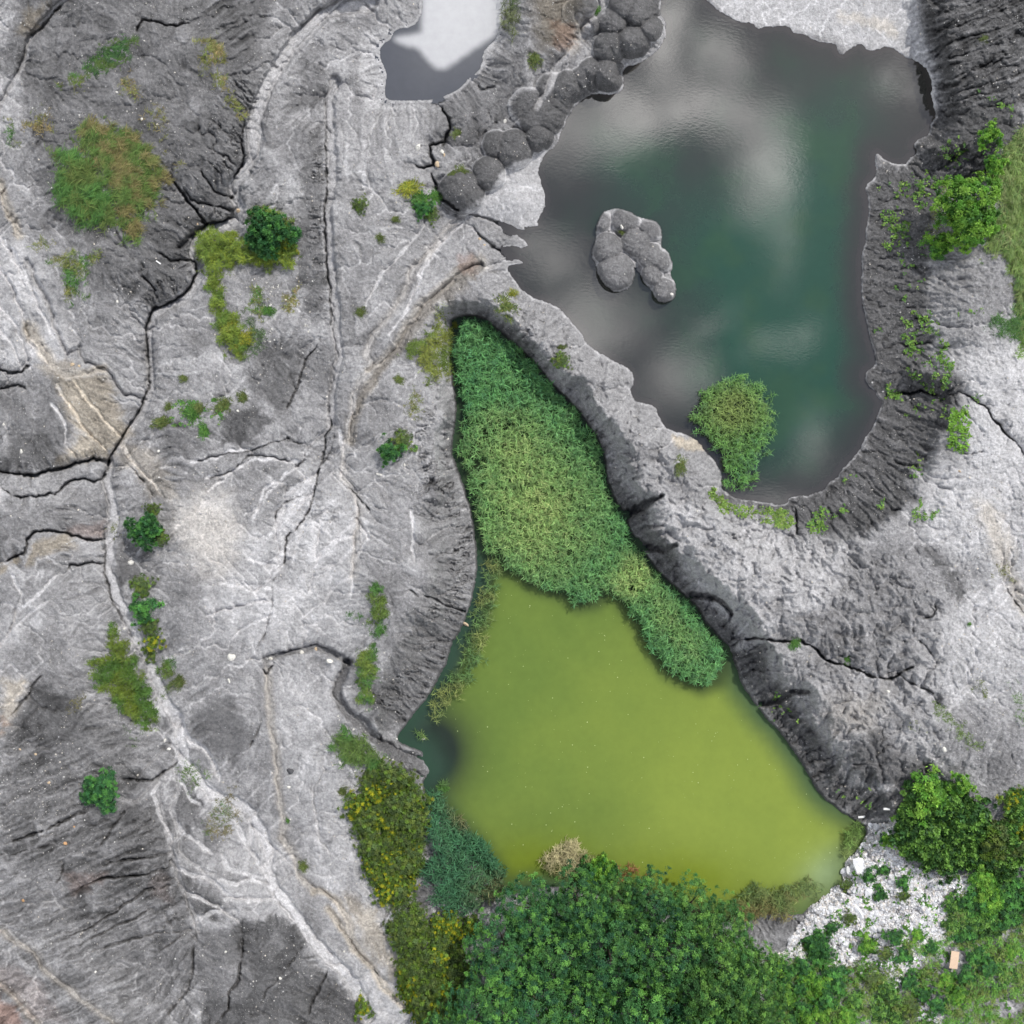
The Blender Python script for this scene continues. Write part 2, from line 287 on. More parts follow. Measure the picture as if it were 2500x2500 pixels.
stream('D 1830,1750 1800,1810 1770,1870 1765,1932 G 1760,180 1810,290 1870,350 1932,380 H 120,320 200,370 260,440', 6, 9, .8, .37, tex=1)
stream('E 1510,1000 1600,965 1680,920 1750,885', 8, 3, 1.3, .27)  # ravines cut into the ridge: their shadow painted as a dark bed
stream('E 1600,1120 1680,1150 1760,1160 1830,1140', 7, 3, 1.0, .27)
stream('F 190,1400 270,1400 350,1430 400,1500', 6, 3, .9, .28)
stream('I 560,250 640,240 720,190 800,190', 6, 3, .8, .3)
stream('H 260,440 330,510 430,560 480,590', 12, 20, .45, .34, tex=1)
stream('B 700,1140 620,1200 520,1330 440,1420 400,1540 330,1640 250,1750 200,1850 E 240,180 150,320 120,450 100,600 80,720 90,790 150,860 170,960 150,1100 140,1300', 3, 3, .22, .66, wm=.15)
stream('B 800,1390 700,1440 600,1520 480,1650 400,1760 360,1830 E 300,180 200,330 140,460 120,600', 5, 3, .35, .5, wm=.4)
stream('B 660,1480 520,1570 420,1690 370,1790 300,1870 E 210,230', 3, 2.5, .3, .56, wm=.35)
stream('A 360,-20 270,60 190,160 150,220 140,290 100,390 40,470 0,560', 3.5, 4.5, .45, .66)
stream('A 0,960 30,1060 80,1180 100,1230', 3, 3, .3, .62, wm=.5)
stream('A 140,1370 210,1500 260,1600 290,1720 350,1850 D 420,110 440,180 540,215 600,280 640,345 760,375', 3.5, 3, .35, .66)
stream('D 150,0 220,110 280,200 330,250 470,240 540,215', 5, 3, .2, .6, wm=.5)
stream('B 1320,90 1370,150 1280,260 1220,330 1170,430 1100,560', 8, 5, .5, .66)
stream('B 1430,-40 1440,60 1350,110', 10, 8, .4, .62)
stream('G 0,1440 80,1500 180,1550 230,1640 330,1730 470,1840 620,1932', 2.5, 3, .3, .6, wm=.25)
stream('G 0,1720 80,1790 140,1870 200,1932', 3, 3, .3, .62, wm=.3)
stream('G 1640,1240 1700,1240 1780,1300 1830,1400 1850,1500 1932,1620', 3, 3, .2, .6, wm=.5)
stream('H 0,1330 90,1440 130,1530 240,1640 300,1750 420,1850', 3, 3, .25, .62, wm=.5)
stream('G 1720,590 1650,690 1650,780 1680,960 1730,1030', 2.2, 2.2, .15, .62)

CR = '''D 0,750 80,770 190,770 260,745 340,735 420,705 500,690 570,700;6;1.0
D 0,820 60,880 150,890 290,870 370,800 430,795 500,805 540,790;3.6;.6
D -40,1235 60,1210 130,1180 140,1110 180,1070 260,1060 350,1080 450,1110 550,1110;4;.8
D -20,215 60,240 110,235 150,200;6;.9
D -20,330 90,300 130,310;5;.6
D 350,1290 370,1240 450,1235 550,1238;3;.5
A 1010,120 940,130 870,135 790,105 750,100 720,160;3.4;.6
A 360,0 290,60 210,150 165,185;3.5;.8
A 850,870 950,1010 1050,1130 1090,1175 1215,1140;4.5;.8
A 940,960 1000,1040 1080,1075 1160,1085 1215,1105;3;.5
A 1040,880 1130,1010 1210,1040;3;.5
A 800,1320 900,1360 1010,1370;3;.5
A 730,1430 790,1490 820,1520;2.5;.4
A 1280,620 1270,740 1270,860 1230,930;3.5;.6
A 1090,1170 1000,1230 940,1290;9;.8
A 1000,1290 1020,1370 1030,1440 980,1530 900,1580 800,1620 765,1700 775,1900;4;.7
D 775,0 782,215 785,300 750,390 690,500 620,600 570,690 548,780;3;.6
D 550,1000 550,1150 552,1300 590,1440 640,1530;2.5;.4
A 1700,480 1705,700 1715,950 1700,1080 1705,1300 1725,1500 1735,1700;2.6;.5
D 1725,300 1725,450 1735,520 1700,570 1705,640 1660,780 1640,900 1590,1020 1500,1100 1490,1230;2.6;.6
D 1700,30 1660,90 1600,180 1560,310 1520,400 1500,425;2.8;.5
D 1490,1230 1430,1330 1425,1450 1390,1600 1330,1700;1.6;.2
D 1700,590 1600,690 1565,722 1500,690 1380,670 1290,680 1210,750 1100,790;2;.35
D 1700,560 1620,600 1570,612 1510,575 1420,610 1280,660 1150,665 1040,700;2;.35
D 1640,870 1550,885 1480,930 1440,1000;1.8;.3
D 1740,500 1755,590 1730,650 1665,760;2;.4
D 1800,800 1850,860 1932,950;2;.3
D 630,680 710,750 760,820 800,880;2;.3
D 1350,540 1340,1040 1300,1060;1;.01
E 490,1395 560,1420 620,1460 720,1488;3.5;.7
E 420,1360 470,1410;2;.3
F 390,1675 440,1640 520,1625 620,1640 680,1645 760,1635 830,1680 900,1745 1000,1770 1060,1795 1130,1830 1200,1840 1270,1830 1300,1800 1350,1780;4;1.1
I 1210,110 1270,100 1330,140 1400,165 1460,200;2.4;.6
F 1180,350 1290,350 1400,340 1490,352;3;.6
F 1580,330 1660,370 1720,415 1780,480 1840,570 1900,610 1932,660;3;.7
F 1360,1525 1440,1520 1470,1480 1465,1440;2.4;.5
F 1355,1530 1360,1620 1420,1680 1480,1760;2;.3
F 1560,650 1650,665 1740,655;1.8;.3
F 1830,1340 1880,1430 1932,1490;2;.4
F 730,930 745,1000 740,1100;2.4;.5
C 1400,120 1560,50 1760,-20;1.8;.22
C 1430,200 1600,130 1932,20;1.8;.22
C 1460,260 1650,190 1932,110;1.8;.22
C 1460,330 1650,270 1932,190;1.8;.22
C 1490,420 1700,360 1932,290;1.8;.22
C 1510,500 1700,450 1932,390;1.8;.22
C 1500,540 1600,525 1700,490 1800,480;1.8;.22
G 0,990 120,960 250,910 330,870 460,820;3;.6
G 280,1210 330,1130 330,1080;2.4;.4
G 500,1040 560,950 620,860 650,820;2.4;.4
G 380,1250 450,1200 560,1165 700,1160 830,1130;3;.5
G 500,1110 620,1080 780,1060 850,1050;2.6;.5
G 290,1500 480,1420 620,1330 760,1230 900,1200;3;.5
G 380,1540 520,1460 700,1380 850,1290;2.6;.4
G 450,1560 640,1500 800,1460 980,1440;2.6;.35
G 820,1560 1000,1440;2.4;.3
G 840,1932 920,1830 990,1740 1010,1650 1025,1450;3;.5
G 1270,1420 1275,1560 1250,1700 1190,1780 1200,1850 1140,1932;3;.7
G 1600,1932 1640,1800 1700,1700 1720,1640;2.6;.5
G 1350,1880 1400,1750 1500,1650 1600,1500;2;.3
G 60,310 130,230 180,150 215,100;3;.5
G 0,1060 200,1000 320,1000;2;.3
G 640,340 780,330 850,380;2;.3
G 640,650 780,660 860,610 930,560;4;.6
G 1370,60 1400,100 1440,20;2.4;.5
G 1290,530 1340,420 1390,330;2;.3
H 280,1430 300,1370 350,1345;2;.3
B 460,870 510,880 560,860 530,770 600,740;5;.9
B 590,560 640,620 640,680 600,760;5;.8
B 545,910 565,970 600,1040 680,1100;6;1.0
B 700,1110 800,1130 900,1170 960,1210;4;.4
B 760,1190 850,1280 960,1350;3.4;.35
B 780,430 800,470 880,450;2.4;.3'''
cracks = []
for line in CR.split('\n'):
    p, wd, dp = line.split(';'); P = Z(p); wd = float(wd) * .6; dp = float(dp)
    if dp < .05: continue
    s, d, t, sd_ = pline(P, 40)
    ww = wd * .8 * (1.0 + 1.1 * fbm(U[s], V[s], 16, 2, 71)) * (.25 + .75 * ss(t, 0, .3) * (1 if p[0] not in 'FCG' else 1 - .8 * ss(t, .7, 1)))
    pr = (1 - ss(d, ww * .4, ww * 1.3 + 1.0)) * ss(ww, .25, 1.2)
    h[s] -= dp * .8 * pr + dp * .35 * (1 - ss(d, 0, 24))
    cracks.append((s, pr, d, sd_))

# ------------------------------------------------------------------ ribbed slopes above shores and channels
rib = np.zeros(U.shape)
def ribs(P, side, d0, d1, sp, amp, M=None, slant=0.0):
    P = Z(P); M = M or d1 + 30; s, d, t, sd_ = pline(P, M); L = np.hypot(*np.diff(P, axis=0).T).sum()
    al = t * L + slant * d + 14 * fbm(U[s], V[s], 34, 4, 77, .7); n = ridged(al / sp, d / (sp * 7), 1.0, 2, 75) - .35
    n2 = ridged(al / (sp * .45), d / (sp * 4), 1.0, 2, 79) - .35
    m = ss(d, d0, d0 + 5) * (1 - ss(d, d1 * .55, d1)) * ((sd_ * side) > 0) * ss(t, 0, .04) * (1 - ss(t, .96, 1)) * (.25 + 1.1 * ss(fbm(U[s], V[s], 45, 3, 78), -.3, .35))
    v_ = np.clip(n, -.6, .7) + .5 * n2; h[s] += amp * v_ * m * .9; rib[s] += m * v_
ribs('E 660,380 672,500 655,590 690,760 720,850 745,930 765,1020 775,1100 785,1200 785,1290 765,1380 745,1480 720,1540 690,1600 650,1660 630,1740 590,1820 550,1890 H 500,250 450,310 410,370 375,410', 1, 0, 105, 7, .44, slant=-.25)
ribs('A 1700,560 1710,700 1715,950 1700,1080 1705,1300 1725,1500 1735,1700', 1, 3, 42, 6, .20)
ribs('A 1400,430 1350,560 1290,700 1275,860 1220,960', 1, 4, 90, 8, .26, slant=.5)
ribs('A 1225,1040 1215,1140 1050,1190 1000,1280 1040,1440 960,1540 800,1620 765,1760', 1, 3, 55, 7, .25)
ribs('E 870,0 1040,140 1180,310 1320,450 1420,600 1460,800 1560,990 1670,1200 1840,1380 F 215,1470 340,1630 390,1690 I 500,220 640,390 740,530 820,670 960,810 1100,900', -1, 2, 55, 6, .22)
ribs('C 1440,640 1385,725 1300,865 1158,803 1100,990 1100,1200 1080,1330 1082,1540 1125,1780 F 1155,150 1110,220 1190,390 1130,530 1020,700 905,815 740,878', -1, 4, 120, 9, .08)
ribs('G 1040,1440 980,1250 900,1000 830,800 760,760', -1, 3, 110, 8, .22, slant=.3)
ribs('D 1390,1600 1490,1230 1590,1020 1660,780 1740,500', 1, 3, 90, 8, .12, slant=-.5)
ribs('D 550,1000 570,710 790,330 790,200', 1, 3, 50, 7, .10, slant=-.4)

# ------------------------------------------------------------------ natural drainage (priority flood)
FS = 2.0; f0 = -165.0; fn = int((2100 - f0) / FS)
fa = f0 + np.arange(fn) * FS; FX, FY = np.meshgrid(fa, fa)
iu = np.interp(fa, us, np.arange(NU)); ii = iu.astype(int); fr = iu - ii
def g2f(A):
    a = A[:, ii] * (1 - fr) + A[:, ii + 1] * fr
    return a[ii, :] * (1 - fr)[:, None] + a[ii + 1, :] * fr[:, None]
hf = g2f(h) + .16 * fbm(FX, FY, 20, 4, 81) + .03 * rng.random(FX.shape)
wf = (g2f(dWup) < 0) | (g2f(dWlo) < 0) | (g2f(dWpo) < 0)
Wd = fn + 2
pad = np.full((Wd, Wd), 1e9); pad[1:-1, 1:-1] = hf
H1 = pad.ravel().tolist(); done = bytearray(Wd * Wd); parent = [-1] * (Wd * Wd); order = []
wl = np.zeros((Wd, Wd), bool); wl[1:-1, 1:-1] = wf
edge = np.zeros((Wd, Wd), bool); edge[1, 1:-1] = edge[-2, 1:-1] = edge[1:-1, 1] = edge[1:-1, -2] = True
for k in np.nonzero((pad > 1e8).ravel())[0].tolist(): done[k] = 1
hp_ = []
for k in np.nonzero((wl | edge).ravel())[0].tolist():
    if not done[k]: done[k] = 1; hp_.append((H1[k], k))
heapq.heapify(hp_)
nb = [-1, 1, -Wd, Wd, -Wd - 1, -Wd + 1, Wd - 1, Wd + 1]
pop = heapq.heappop; push = heapq.heappush
while hp_:
    z, k = pop(hp_); order.append(k)
    for o_ in nb:
        m = k + o_
        if not done[m]:
            done[m] = 1; parent[m] = k; zz_ = H1[m]
            push(hp_, (zz_ if zz_ > z else z + 1e-5, m))
A1 = [1.0] * (Wd * Wd)
for k in reversed(order):
    p = parent[k]
    if p >= 0: A1[p] += A1[k]
ac = np.array(A1).reshape(Wd, Wd)[1:-1, 1:-1]; ac[wf] = 1
inc = np.clip(np.log(ac) - 2.6, 0, 6)
def blur(a, n=1):
    for _ in range(n):
        b = np.pad(a, 1, mode='edge'); a = (b[:-2, 1:-1] + b[2:, 1:-1] + b[1:-1, :-2] + b[1:-1, 2:] + 2 * a) / 6
    return a
incs = blur(inc, 1); incw = blur(inc, 7)
gy, gx = np.gradient(blur(hf, 3)); slope = np.hypot(gx, gy) / (FS * S)
sl_f = np.clip(slope * 2.2 - .15, .05, 1.0)
drain = bil(incs, f0, FS, U + .5 * WX, V + .5 * WY); drw = bil(incw, f0, FS, U, V); slp = bil(blur(sl_f, 4), f0, FS, U, V)
# runoff texture: noise smeared along the downhill direction
hs = blur(g2f(h) + .05 * fbm(FX, FY, 60, 3, 83), 9); gy, gx = np.gradient(hs); gl_ = np.hypot(gx, gy) + 1e-6; vx_ = gx / gl_; vy_ = gy / gl_
vx_, vy_ = blur(vx_, 5), blur(vy_, 5); gl_ = np.hypot(vx_, vy_) + 1e-6; vx_ /= gl_; vy_ /= gl_
def lic(src, n, st):
    acc_ = src.copy(); cnt = 1.0; ix, iy = np.meshgrid(np.arange(fn, dtype=float), np.arange(fn, dtype=float))
    for sg in (1, -1):
        X, Y = ix.copy(), iy.copy()
        for k in range(n):
            xi = X.astype(int); yi = Y.astype(int); X += sg * st * vx_[yi, xi]; Y += sg * st * vy_[yi, xi]
            np.clip(X, 0, fn - 1, out=X); np.clip(Y, 0, fn - 1, out=Y); acc_ += src[(Y + .5).astype(int).clip(0, fn - 1), (X + .5).astype(int).clip(0, fn - 1)]
    acc_ -= acc_.mean(); return acc_ / acc_.std()
lf = bil(lic(blur(rng.random((fn, fn)) - .5, 1), 9, 1.2), f0, FS, U, V)
lc = bil(lic(fbm(FX, FY, 11, 3, 85, .6), 16, 1.6), f0, FS, U, V)
LCM = np.clip(lc, -2, 2) + .6 * np.clip(lf, -2, 2)
inframe = ss(1140 - np.maximum(np.abs(U - 966), np.abs(V - 966)), 0, 60); drain *= inframe; drw *= inframe
land = (dWup > 0) & (dWpo > 0) & (dWlo > 0)
shore = np.minimum(np.minimum(dWup, dWlo), dWpo)
rough0 = 1 - .75 * np.maximum(soft(Z('C 150,-150 1420,-150 1400,120 1500,420 1480,700 1380,400 1100,260 700,150 400,110'), 10), soft(Z('B 940,880 1150,790 1100,900 1150,1030 1110,1200 960,1190 700,1110 800,1060'), 6))
carve = (.11 * drain + .055 * drw) * (.26 + 1.0 * slp) * ss(shore, 0, 14) * inframe * np.clip(rough0, 0, 1)
h -= carve

# ------------------------------------------------------------------ colour of the ground
def paint(P, sgm, val, k=1.0, arr=None):
    global tone, warm, rust, rough
    P = Z(P) if isinstance(P, str) else P
    m = soft(P, sgm) * k
    if arr is None: tone += (val - tone) * m
    elif arr == 'warm': warm = np.maximum(warm, m * val)
    elif arr == 'rust': rust = np.maximum(rust, m * val)
    elif arr == 'rough': rough += (val - rough) * m
tone += .10 * fbm(U, V, 150, 4, 91, .6) + .07 * NB
# upper left dark slopes
paint('A -50,-50 1400,-50 1400,400 1290,900 1220,1150 900,1500 500,1500 200,1000 100,500', 34, .31, .88)
paint('A 1150,-50 1450,-50 1450,250 1380,350 1200,300', 25, .27, .7)
paint('A 1550,650 1700,650 1710,1650 1590,1650', 10, .32, .8)
paint('A 1340,640 1560,620 1560,1100 1350,1050', 20, .47, .7)
paint('A 1480,900 1550,880 1550,1100 1480,1090', 12, .66, .7)
paint('A 740,1150 1050,1150 1000,1350 1040,1450 900,1580 780,1640 700,1580 620,1500 800,1400', 14, .27, .8)
paint('A -50,1250 120,1250 250,1420 300,1600 380,1850 250,1932 -50,1932', 22, .68, .9)
paint('A -50,-50 120,-50 100,150 -50,250', 18, .64, .8)
paint('A 90,0 300,0 200,150 80,220 60,150', 10, .35, .7); paint('A 120,60 240,20 200,150 90,190', 10, 1, .7, 'warm')
paint('A 0,470 60,500 80,640 0,700', 14, .6, .7)
paint('A 1500,60 1760,60 1700,300 1560,560 1420,600 1440,400', 16, .50, .7)
paint('A 1440,30 1560,40 1480,250 1400,330 1330,230', 14, .50, .8); paint('A 1180,60 1300,60 1290,220 1200,180', 12, .25, .7)
paint('A 1640,330 1720,330 1720,560 1500,570 1520,480', 10, .33, .7)
# top strip, flats round the pool
paint('A 1560,-60 B 500,-60 480,130 300,180 250,300 290,560 100,560 60,300 -200,60', 26, .46, .7)
paint('B 180,150 330,150 300,230 290,540 540,560 720,490 850,240 900,180 840,340 700,500 520,580 200,580 160,350', 6, .66, .9)
paint('B 240,-60 500,-60 460,130 330,150 230,100', 12, .55, .8)
paint('B 0,570 450,570 540,700 480,850 400,1050 0,1050', 30, .56, .8)
for p in ('B 92,740 106,740 106,960 92,960', 'B 180,740 200,740 200,980 180,980', 'B 106,895 185,890 185,905 106,912'): paint(p, 2.5, .72, .9)
paint('B 1050,-60 1330,-60 1310,200 1180,330 1060,250', 24, .34, .8); paint('B 1060,-60 1320,-60 1300,220 1120,250', 26, .9, .8, 'warm'); paint('B 1170,120 1290,120 1290,230 1200,260', 8, .6, .8, 'rust')
paint('B 700,420 1050,200 1100,560 1050,720 800,800 640,720 560,560', 26, .33, .75)
paint('B 300,1100 560,1000 560,1200 250,1450 60,1450 60,1200', 30, .5, .6)
# spoil cones
tone += (np.where(isl, .33, .225) - tone) * dm * .8 * (dUp < 200)
crease = ss(dome, 0, .05) * (1 - ss(dome, .12, .35))
# pale silt wedge, fan
paint('B 940,880 1150,790 1100,900 1150,1030 1110,1200 960,1190 700,1110 800,1060', 6, .66, .95); paint('B 940,860 1150,790 1160,1200 700,1110', 8, .15, .9, 'rough')
paint('B 620,1200 900,1180 960,1430 700,1600 400,1932 250,1932 350,1600 500,1350', 22, .54, .7)
paint('B 780,1380 700,1400 560,1560 400,1730 330,1880 380,1880 520,1650 720,1480 830,1420', 8, .42, .8); paint('B 800,1330 660,1400 540,1560 400,1740 420,1800 560,1640 760,1460 870,1400', 10, .55, .7, 'warm')
paint('B 690,1340 760,1330 780,1440 700,1420', 8, .5, .7, 'rust')
paint('B 900,1380 1050,1500 1330,1740 1500,1932 1000,1932 700,1600', 26, .52, .8)
# white flat north of the pond
paint('C 150,-150 1420,-150 1400,120 1500,420 1480,700 1380,400 1100,260 700,150 400,110', 12, .70, .97)
paint('C 300,-60 1300,-60 1380,200 1000,200 500,60', 30, .18, .9, 'rough')
paint('C 950,60 1250,110 1270,200 1120,140 960,100', 8, .5, .7, 'warm')
# right side
paint('C 1380,-100 2000,-100 2000,560 1500,560 1480,380 1400,150', 16, .245, .95)
paint('C 1480,560 1932,480 1932,900 1500,1000 1430,1300 1430,1932 F 1640,250 1600,400 1330,800 1380,900 1060,1100 880,1180 740,1180 700,1000 340,900 400,860 650,920 1100,600 1180,400 1090,250 C 1080,1500 1110,1000 1150,900 1300,860', 12, .235, .93)
paint('C 1450,1350 1800,1300 1860,1600 1750,1700 1450,1600', 14, .47, .8)
paint('C 1440,1620 1700,1640 1740,1760 1932,1780 1932,1932 1560,1932 1480,1750', 18, .5, .7)
paint('F 1600,130 2000,60 2000,700 1760,1150 1420,1150 1400,900 1500,700 1620,700 1640,400', 26, .76, .88)
paint('F 1640,700 2100,700 2100,2000 1500,1932 1450,1500 1700,1300 1500,1100', 40, .71, .8)
paint('F 1660,900 1780,900 1932,1400 1932,1500 1780,1200', 16, .55, .7, 'warm')
paint('F 1380,1150 1480,1160 1600,1320 1600,1420 1520,1330', 12, .26, .75)
paint('F 0,850 300,950 700,1060 1100,1120 1000,1300 900,1500 760,1630 500,1620 300,1450 150,1250 0,1000', 26, .66, .85)
paint('F 1050,1150 1400,1200 1450,1500 1200,1750 900,1640 950,1400', 30, .44, .7)
paint('F 600,1450 900,1500 1100,1700 1230,1820 1000,1760 800,1650 650,1620', 18, .36, .6)
paint('E 870,-50 1200,-80 1500,150 1620,350 1900,600 F 330,800 300,900 0,850 E 1500,900 1400,550 1180,300', 18, .52, .8)
paint('E 1560,-200 1800,500 1880,560', 18, .5, .3)
paint('F 90,560 230,590 260,650 180,640 90,610', 4, .66, .8); paint('F 90,560 230,590 260,650 180,650 90,620', 5, .9, .8, 'warm')
# south-west facing faces: their shade painted into the ground tone
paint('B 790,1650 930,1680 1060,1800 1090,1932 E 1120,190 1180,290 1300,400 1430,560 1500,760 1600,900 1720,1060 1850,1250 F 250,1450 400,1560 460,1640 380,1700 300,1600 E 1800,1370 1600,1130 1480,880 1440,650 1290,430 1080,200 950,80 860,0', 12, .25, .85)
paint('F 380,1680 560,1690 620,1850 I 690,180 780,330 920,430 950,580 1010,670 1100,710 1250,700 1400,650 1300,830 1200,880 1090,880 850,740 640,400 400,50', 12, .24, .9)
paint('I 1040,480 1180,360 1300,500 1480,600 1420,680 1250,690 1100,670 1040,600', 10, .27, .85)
paint('I 700,0 960,100 1100,190 1000,200 800,60', 16, .32, .6)
paint('I 620,30 1500,250 1500,560 1250,500 1180,340 1000,440 940,560 780,280', 18, .57, .75); paint('I 900,230 1200,200 1150,400 950,400', 30, .5, .5, 'warm')
paint('I 1720,540 1870,520 1900,660 1760,700', 8, .38, .9)
paint('I 1450,780 2000,700 2000,2000 600,2000 650,1500 1100,1000', 30, .52, .8); paint('I 1400,1200 1550,1250 1540,1360 1420,1350', 10, .7, .6, 'warm')
# mound west of the reeds
paint('E 500,280 660,280 660,600 500,800 300,850 230,600 350,300', 20, .55, .8)
paint('E 640,760 740,930 790,1250 700,1600 H 480,260 380,420 250,330 250,0 E 400,1300 480,900', 14, .43, .7)
paint('E 640,1400 760,1450 700,1600 H 560,130 400,380 260,420 240,280 300,50', 12, .34, .8)
paint('E 620,400 660,360 660,700 600,640', 8, .36, .7)
# centre left
paint('D 900,900 1150,850 1250,1000 1250,1200 1150,1280 960,1220 880,1050', 30, .78, .9); paint('D 900,900 1150,850 1250,1000 1250,1200 1150,1280 960,1220 880,1050', 40, .35, .8, 'warm')
paint('D 1200,1100 1900,700 1900,1600 1300,1700 1050,1500', 50, .70, .8)
paint('D 1150,450 1350,430 1440,480 1350,600 1170,610', 7, .25, .9)
paint('D 1370,80 1620,60 1560,320 1500,440 1340,400 1300,250', 16, .32, .8)
paint('D 860,520 1100,520 1000,700 850,660', 14, .33, .7)
paint('D 0,330 350,300 400,450 350,700 0,760', 30, .38, .8); paint('D 0,560 330,560 300,720 50,760', 20, .27, .7)
paint('D 0,880 550,900 560,1060 250,1050 130,1150 0,1200', 24, .38, .7)
paint('D 0,780 540,700 540,790 400,800 280,860 100,880', 8, .56, .7)
paint('D 290,250 560,240 680,560 560,670 420,560 330,400', 12, .5, .8); paint('D 290,250 560,240 680,560 560,690 300,700 420,560 330,400', 14, .9, .8, 'warm')
paint('D 620,600 800,640 900,800 950,900 800,860 650,720', 14, .6, .7, 'warm')
paint('D 350,300 400,340 430,480 520,580 380,690 330,680 380,560', 8, .68, .7)
paint('D 150,1130 350,1080 560,1120 400,1200 200,1230', 10, .62, .8); paint('D 150,1130 350,1080 400,1140 200,1200 140,1240', 10, .9, .8, 'warm'); paint('D 350,1050 550,1020 550,1110 400,1090', 8, .5, .7, 'rust')
paint('D 0,1240 90,1220 0,1310', 6, 1, .8, 'warm'); paint('D 160,200 380,180 420,230 300,260 200,230', 8, .6, .8, 'warm')
paint('D 220,1000 540,1240 600,1500 350,1600 150,1500 140,1300', 24, .5, .7)
paint('D 40,1500 200,1380 300,1560 100,1640 0,1640', 14, .66, .7)
paint('D 620,1050 680,1150 640,1400 600,1250', 8, .36, .7); paint('D 720,1130 800,1130 800,1200 750,1220', 8, .26, .7)
paint('D 860,880 920,950 900,1130 850,1000', 8, .4, .7)
# bottom left
paint('G -50,260 250,120 700,330 800,700 850,900 1000,1400 1050,2000 -50,2000', 40, .345, .85)
paint('G -50,1000 300,1150 380,1500 900,1700 1000,1932 600,1932 -50,1500', 60, .54, .65)
paint('G 700,750 880,900 930,1250 600,1300 450,1050 600,850', 30, .27, .7)
paint('G 60,300 200,150 400,200 470,400 300,480 120,400', 14, .27, .75)
paint('G 700,430 880,400 910,540 820,640 700,560', 8, .44, .9)
paint('G 1000,330 1130,210 1230,240 1300,400 1250,600 1100,500 1000,420', 14, .33, .85); paint('G 1040,250 1240,200 1300,420 1230,560 1080,440', 10, .2, .8, 'rough')
paint('G 870,640 1040,660 1060,900 980,960 900,800', 12, .32, .8)
paint('G 940,1180 1120,1200 1170,1330 1100,1400 980,1340', 12, .27, .8)
paint('G 1200,850 1400,950 1600,1150 1560,1300 1480,1370 1250,1380 1100,1200 1250,1200 1180,1000', 16, .60, .85)
paint('G 1050,1440 1250,1400 1500,1370 1580,1480 1700,1640 1860,1790 1920,2050 1050,2050', 12, .27, .92)
paint('G 1010,1440 1200,1420 1200,1800 1060,1750', 16, .38, .8)
paint('G 1420,100 1760,60 1740,300 1700,500 1900,900 1932,1500 1700,1300 1560,900 1450,500', 26, .63, .85)
paint('H -100,500 150,700 200,1100 400,1932 250,1932 0,1400', 26, .63, .8)
paint('H 80,1250 260,1350 380,1600 330,1700 180,1500', 18, .8, .7, 'warm')
paint('G -50,1500 300,1640 620,2000 -50,2000', 30, .5, .8); paint('G -50,1780 60,1830 170,2000 -50,2000', 10, .9, .9, 'rust'); paint('G -50,1600 200,1700 350,1932 200,1932 -50,1680', 14, .3, .6, 'rust')
paint('G 350,1150 560,1130 540,1210 400,1230', 10, .6, .6, 'rust'); paint('G 780,1150 880,1150 900,1300 800,1250', 10, .4, .6, 'rust')
paint('G 0,130 120,100 120,260 60,400 0,450', 14, .68, .7); paint('G 20,130 130,140 90,330 0,420', 12, .8, .7, 'warm'); paint('G 0,320 60,340 0,420', 8, .7, .6, 'rust')
paint('H 420,1180 560,1190 520,1340 450,1330', 8, .28, .9); paint('I 580,1350 720,1300 740,1450 600,1450', 8, .36, .9)
paint('H 680,1380 780,1380 760,1560 700,1560', 10, .45, .9); paint('H 500,1420 560,1420 560,1560 510,1560', 8, .5, .8)

# fine mottling, dusty ridge crests, moist hollows
cur = blur(h, 2) if False else None
mott = .055 * fbm(U, V, 14, 4, 101, .7) + .05 * fbm(U, V, 55, 4, 104, .7)
tone = tone * (1 + 1.15 * mott * 1.6)
tone += .035 * ss(fbm(U, V, 9, 3, 111, .7), .1, .5) - .05 * ss(fbm(U + 3 * WX, V + 3 * WY, 30, 4, 113, .7), .15, .55)
# silt left by runoff: pale veins along small gullies, dark moist cuts in large ones
vein = ss(drain, .6, 1.6) * (1 - ss(drain, 3.6, 5.0))
low = ss(tone, .30, .5)
tone += .17 * vein * low - .07 * ss(drain, 1.5, 3.5) * (1 - low) - .14 * ss(drain, 3.2, 4.6) * slp * low
tone += .09 * np.clip(rib, -1, 1)
for (s, d, t, sd_, ww, lt, wm, tex) in ch:
    m = 1 - ss(d, ww * .7, ww * 1.05 + 1.2)
    if lt is not None:
        X, Y = U[s], V[s]
        br = .06 * perlin(d / 1.6 + 3 * perlin(t * 30, t * 0, 5), t * 60, 7) * (1 + tex) + .05 * fbm(X, Y, 14, 3, 120)
        tone[s] += (lt + br - tone[s]) * m * .92
        tone[s] += .10 * (1 - ss(np.abs(d - ww * 1.25), .6, 3)) * (lt > .5)
    if wm: warm[s] = np.maximum(warm[s], wm * (1 - ss(d, ww, ww * 3 + 4)))
    rough[s] += (.25 - rough[s]) * m
for (s, pr, d, sd_s) in cracks:  # crack beds: moist clay, with some of their shadow painted in
    tone[s] += (.20 - tone[s]) * pr * .6; tone[s] += .05 * ss(d, 2, 4) * (1 - ss(d, 4, 9)) * (sd_s > 0)
tone += crease * .24 * (1 - ss(dWup, 200, 210))
# shore: wet rim then a pale salt line
rag = fbm(U, V, 16, 3, 131)
tone += (.74 - tone) * (1 - ss(np.abs(dWup - 2.2 - 1.2 * rag), .7, 2.0)) * .7 * (.15 + .85 * ss(rag, -.35, .35)) * np.where(isl, .45, 1)
tone += (.70 - tone) * (1 - ss(np.abs(dWpo - 3), 1.2, 3.5)) * .6
tone += (.18 - tone) * (1 - ss(np.abs(dWlo), 1, 5)) * .7
tone = np.where(shore < .5, np.minimum(tone, .25), tone)
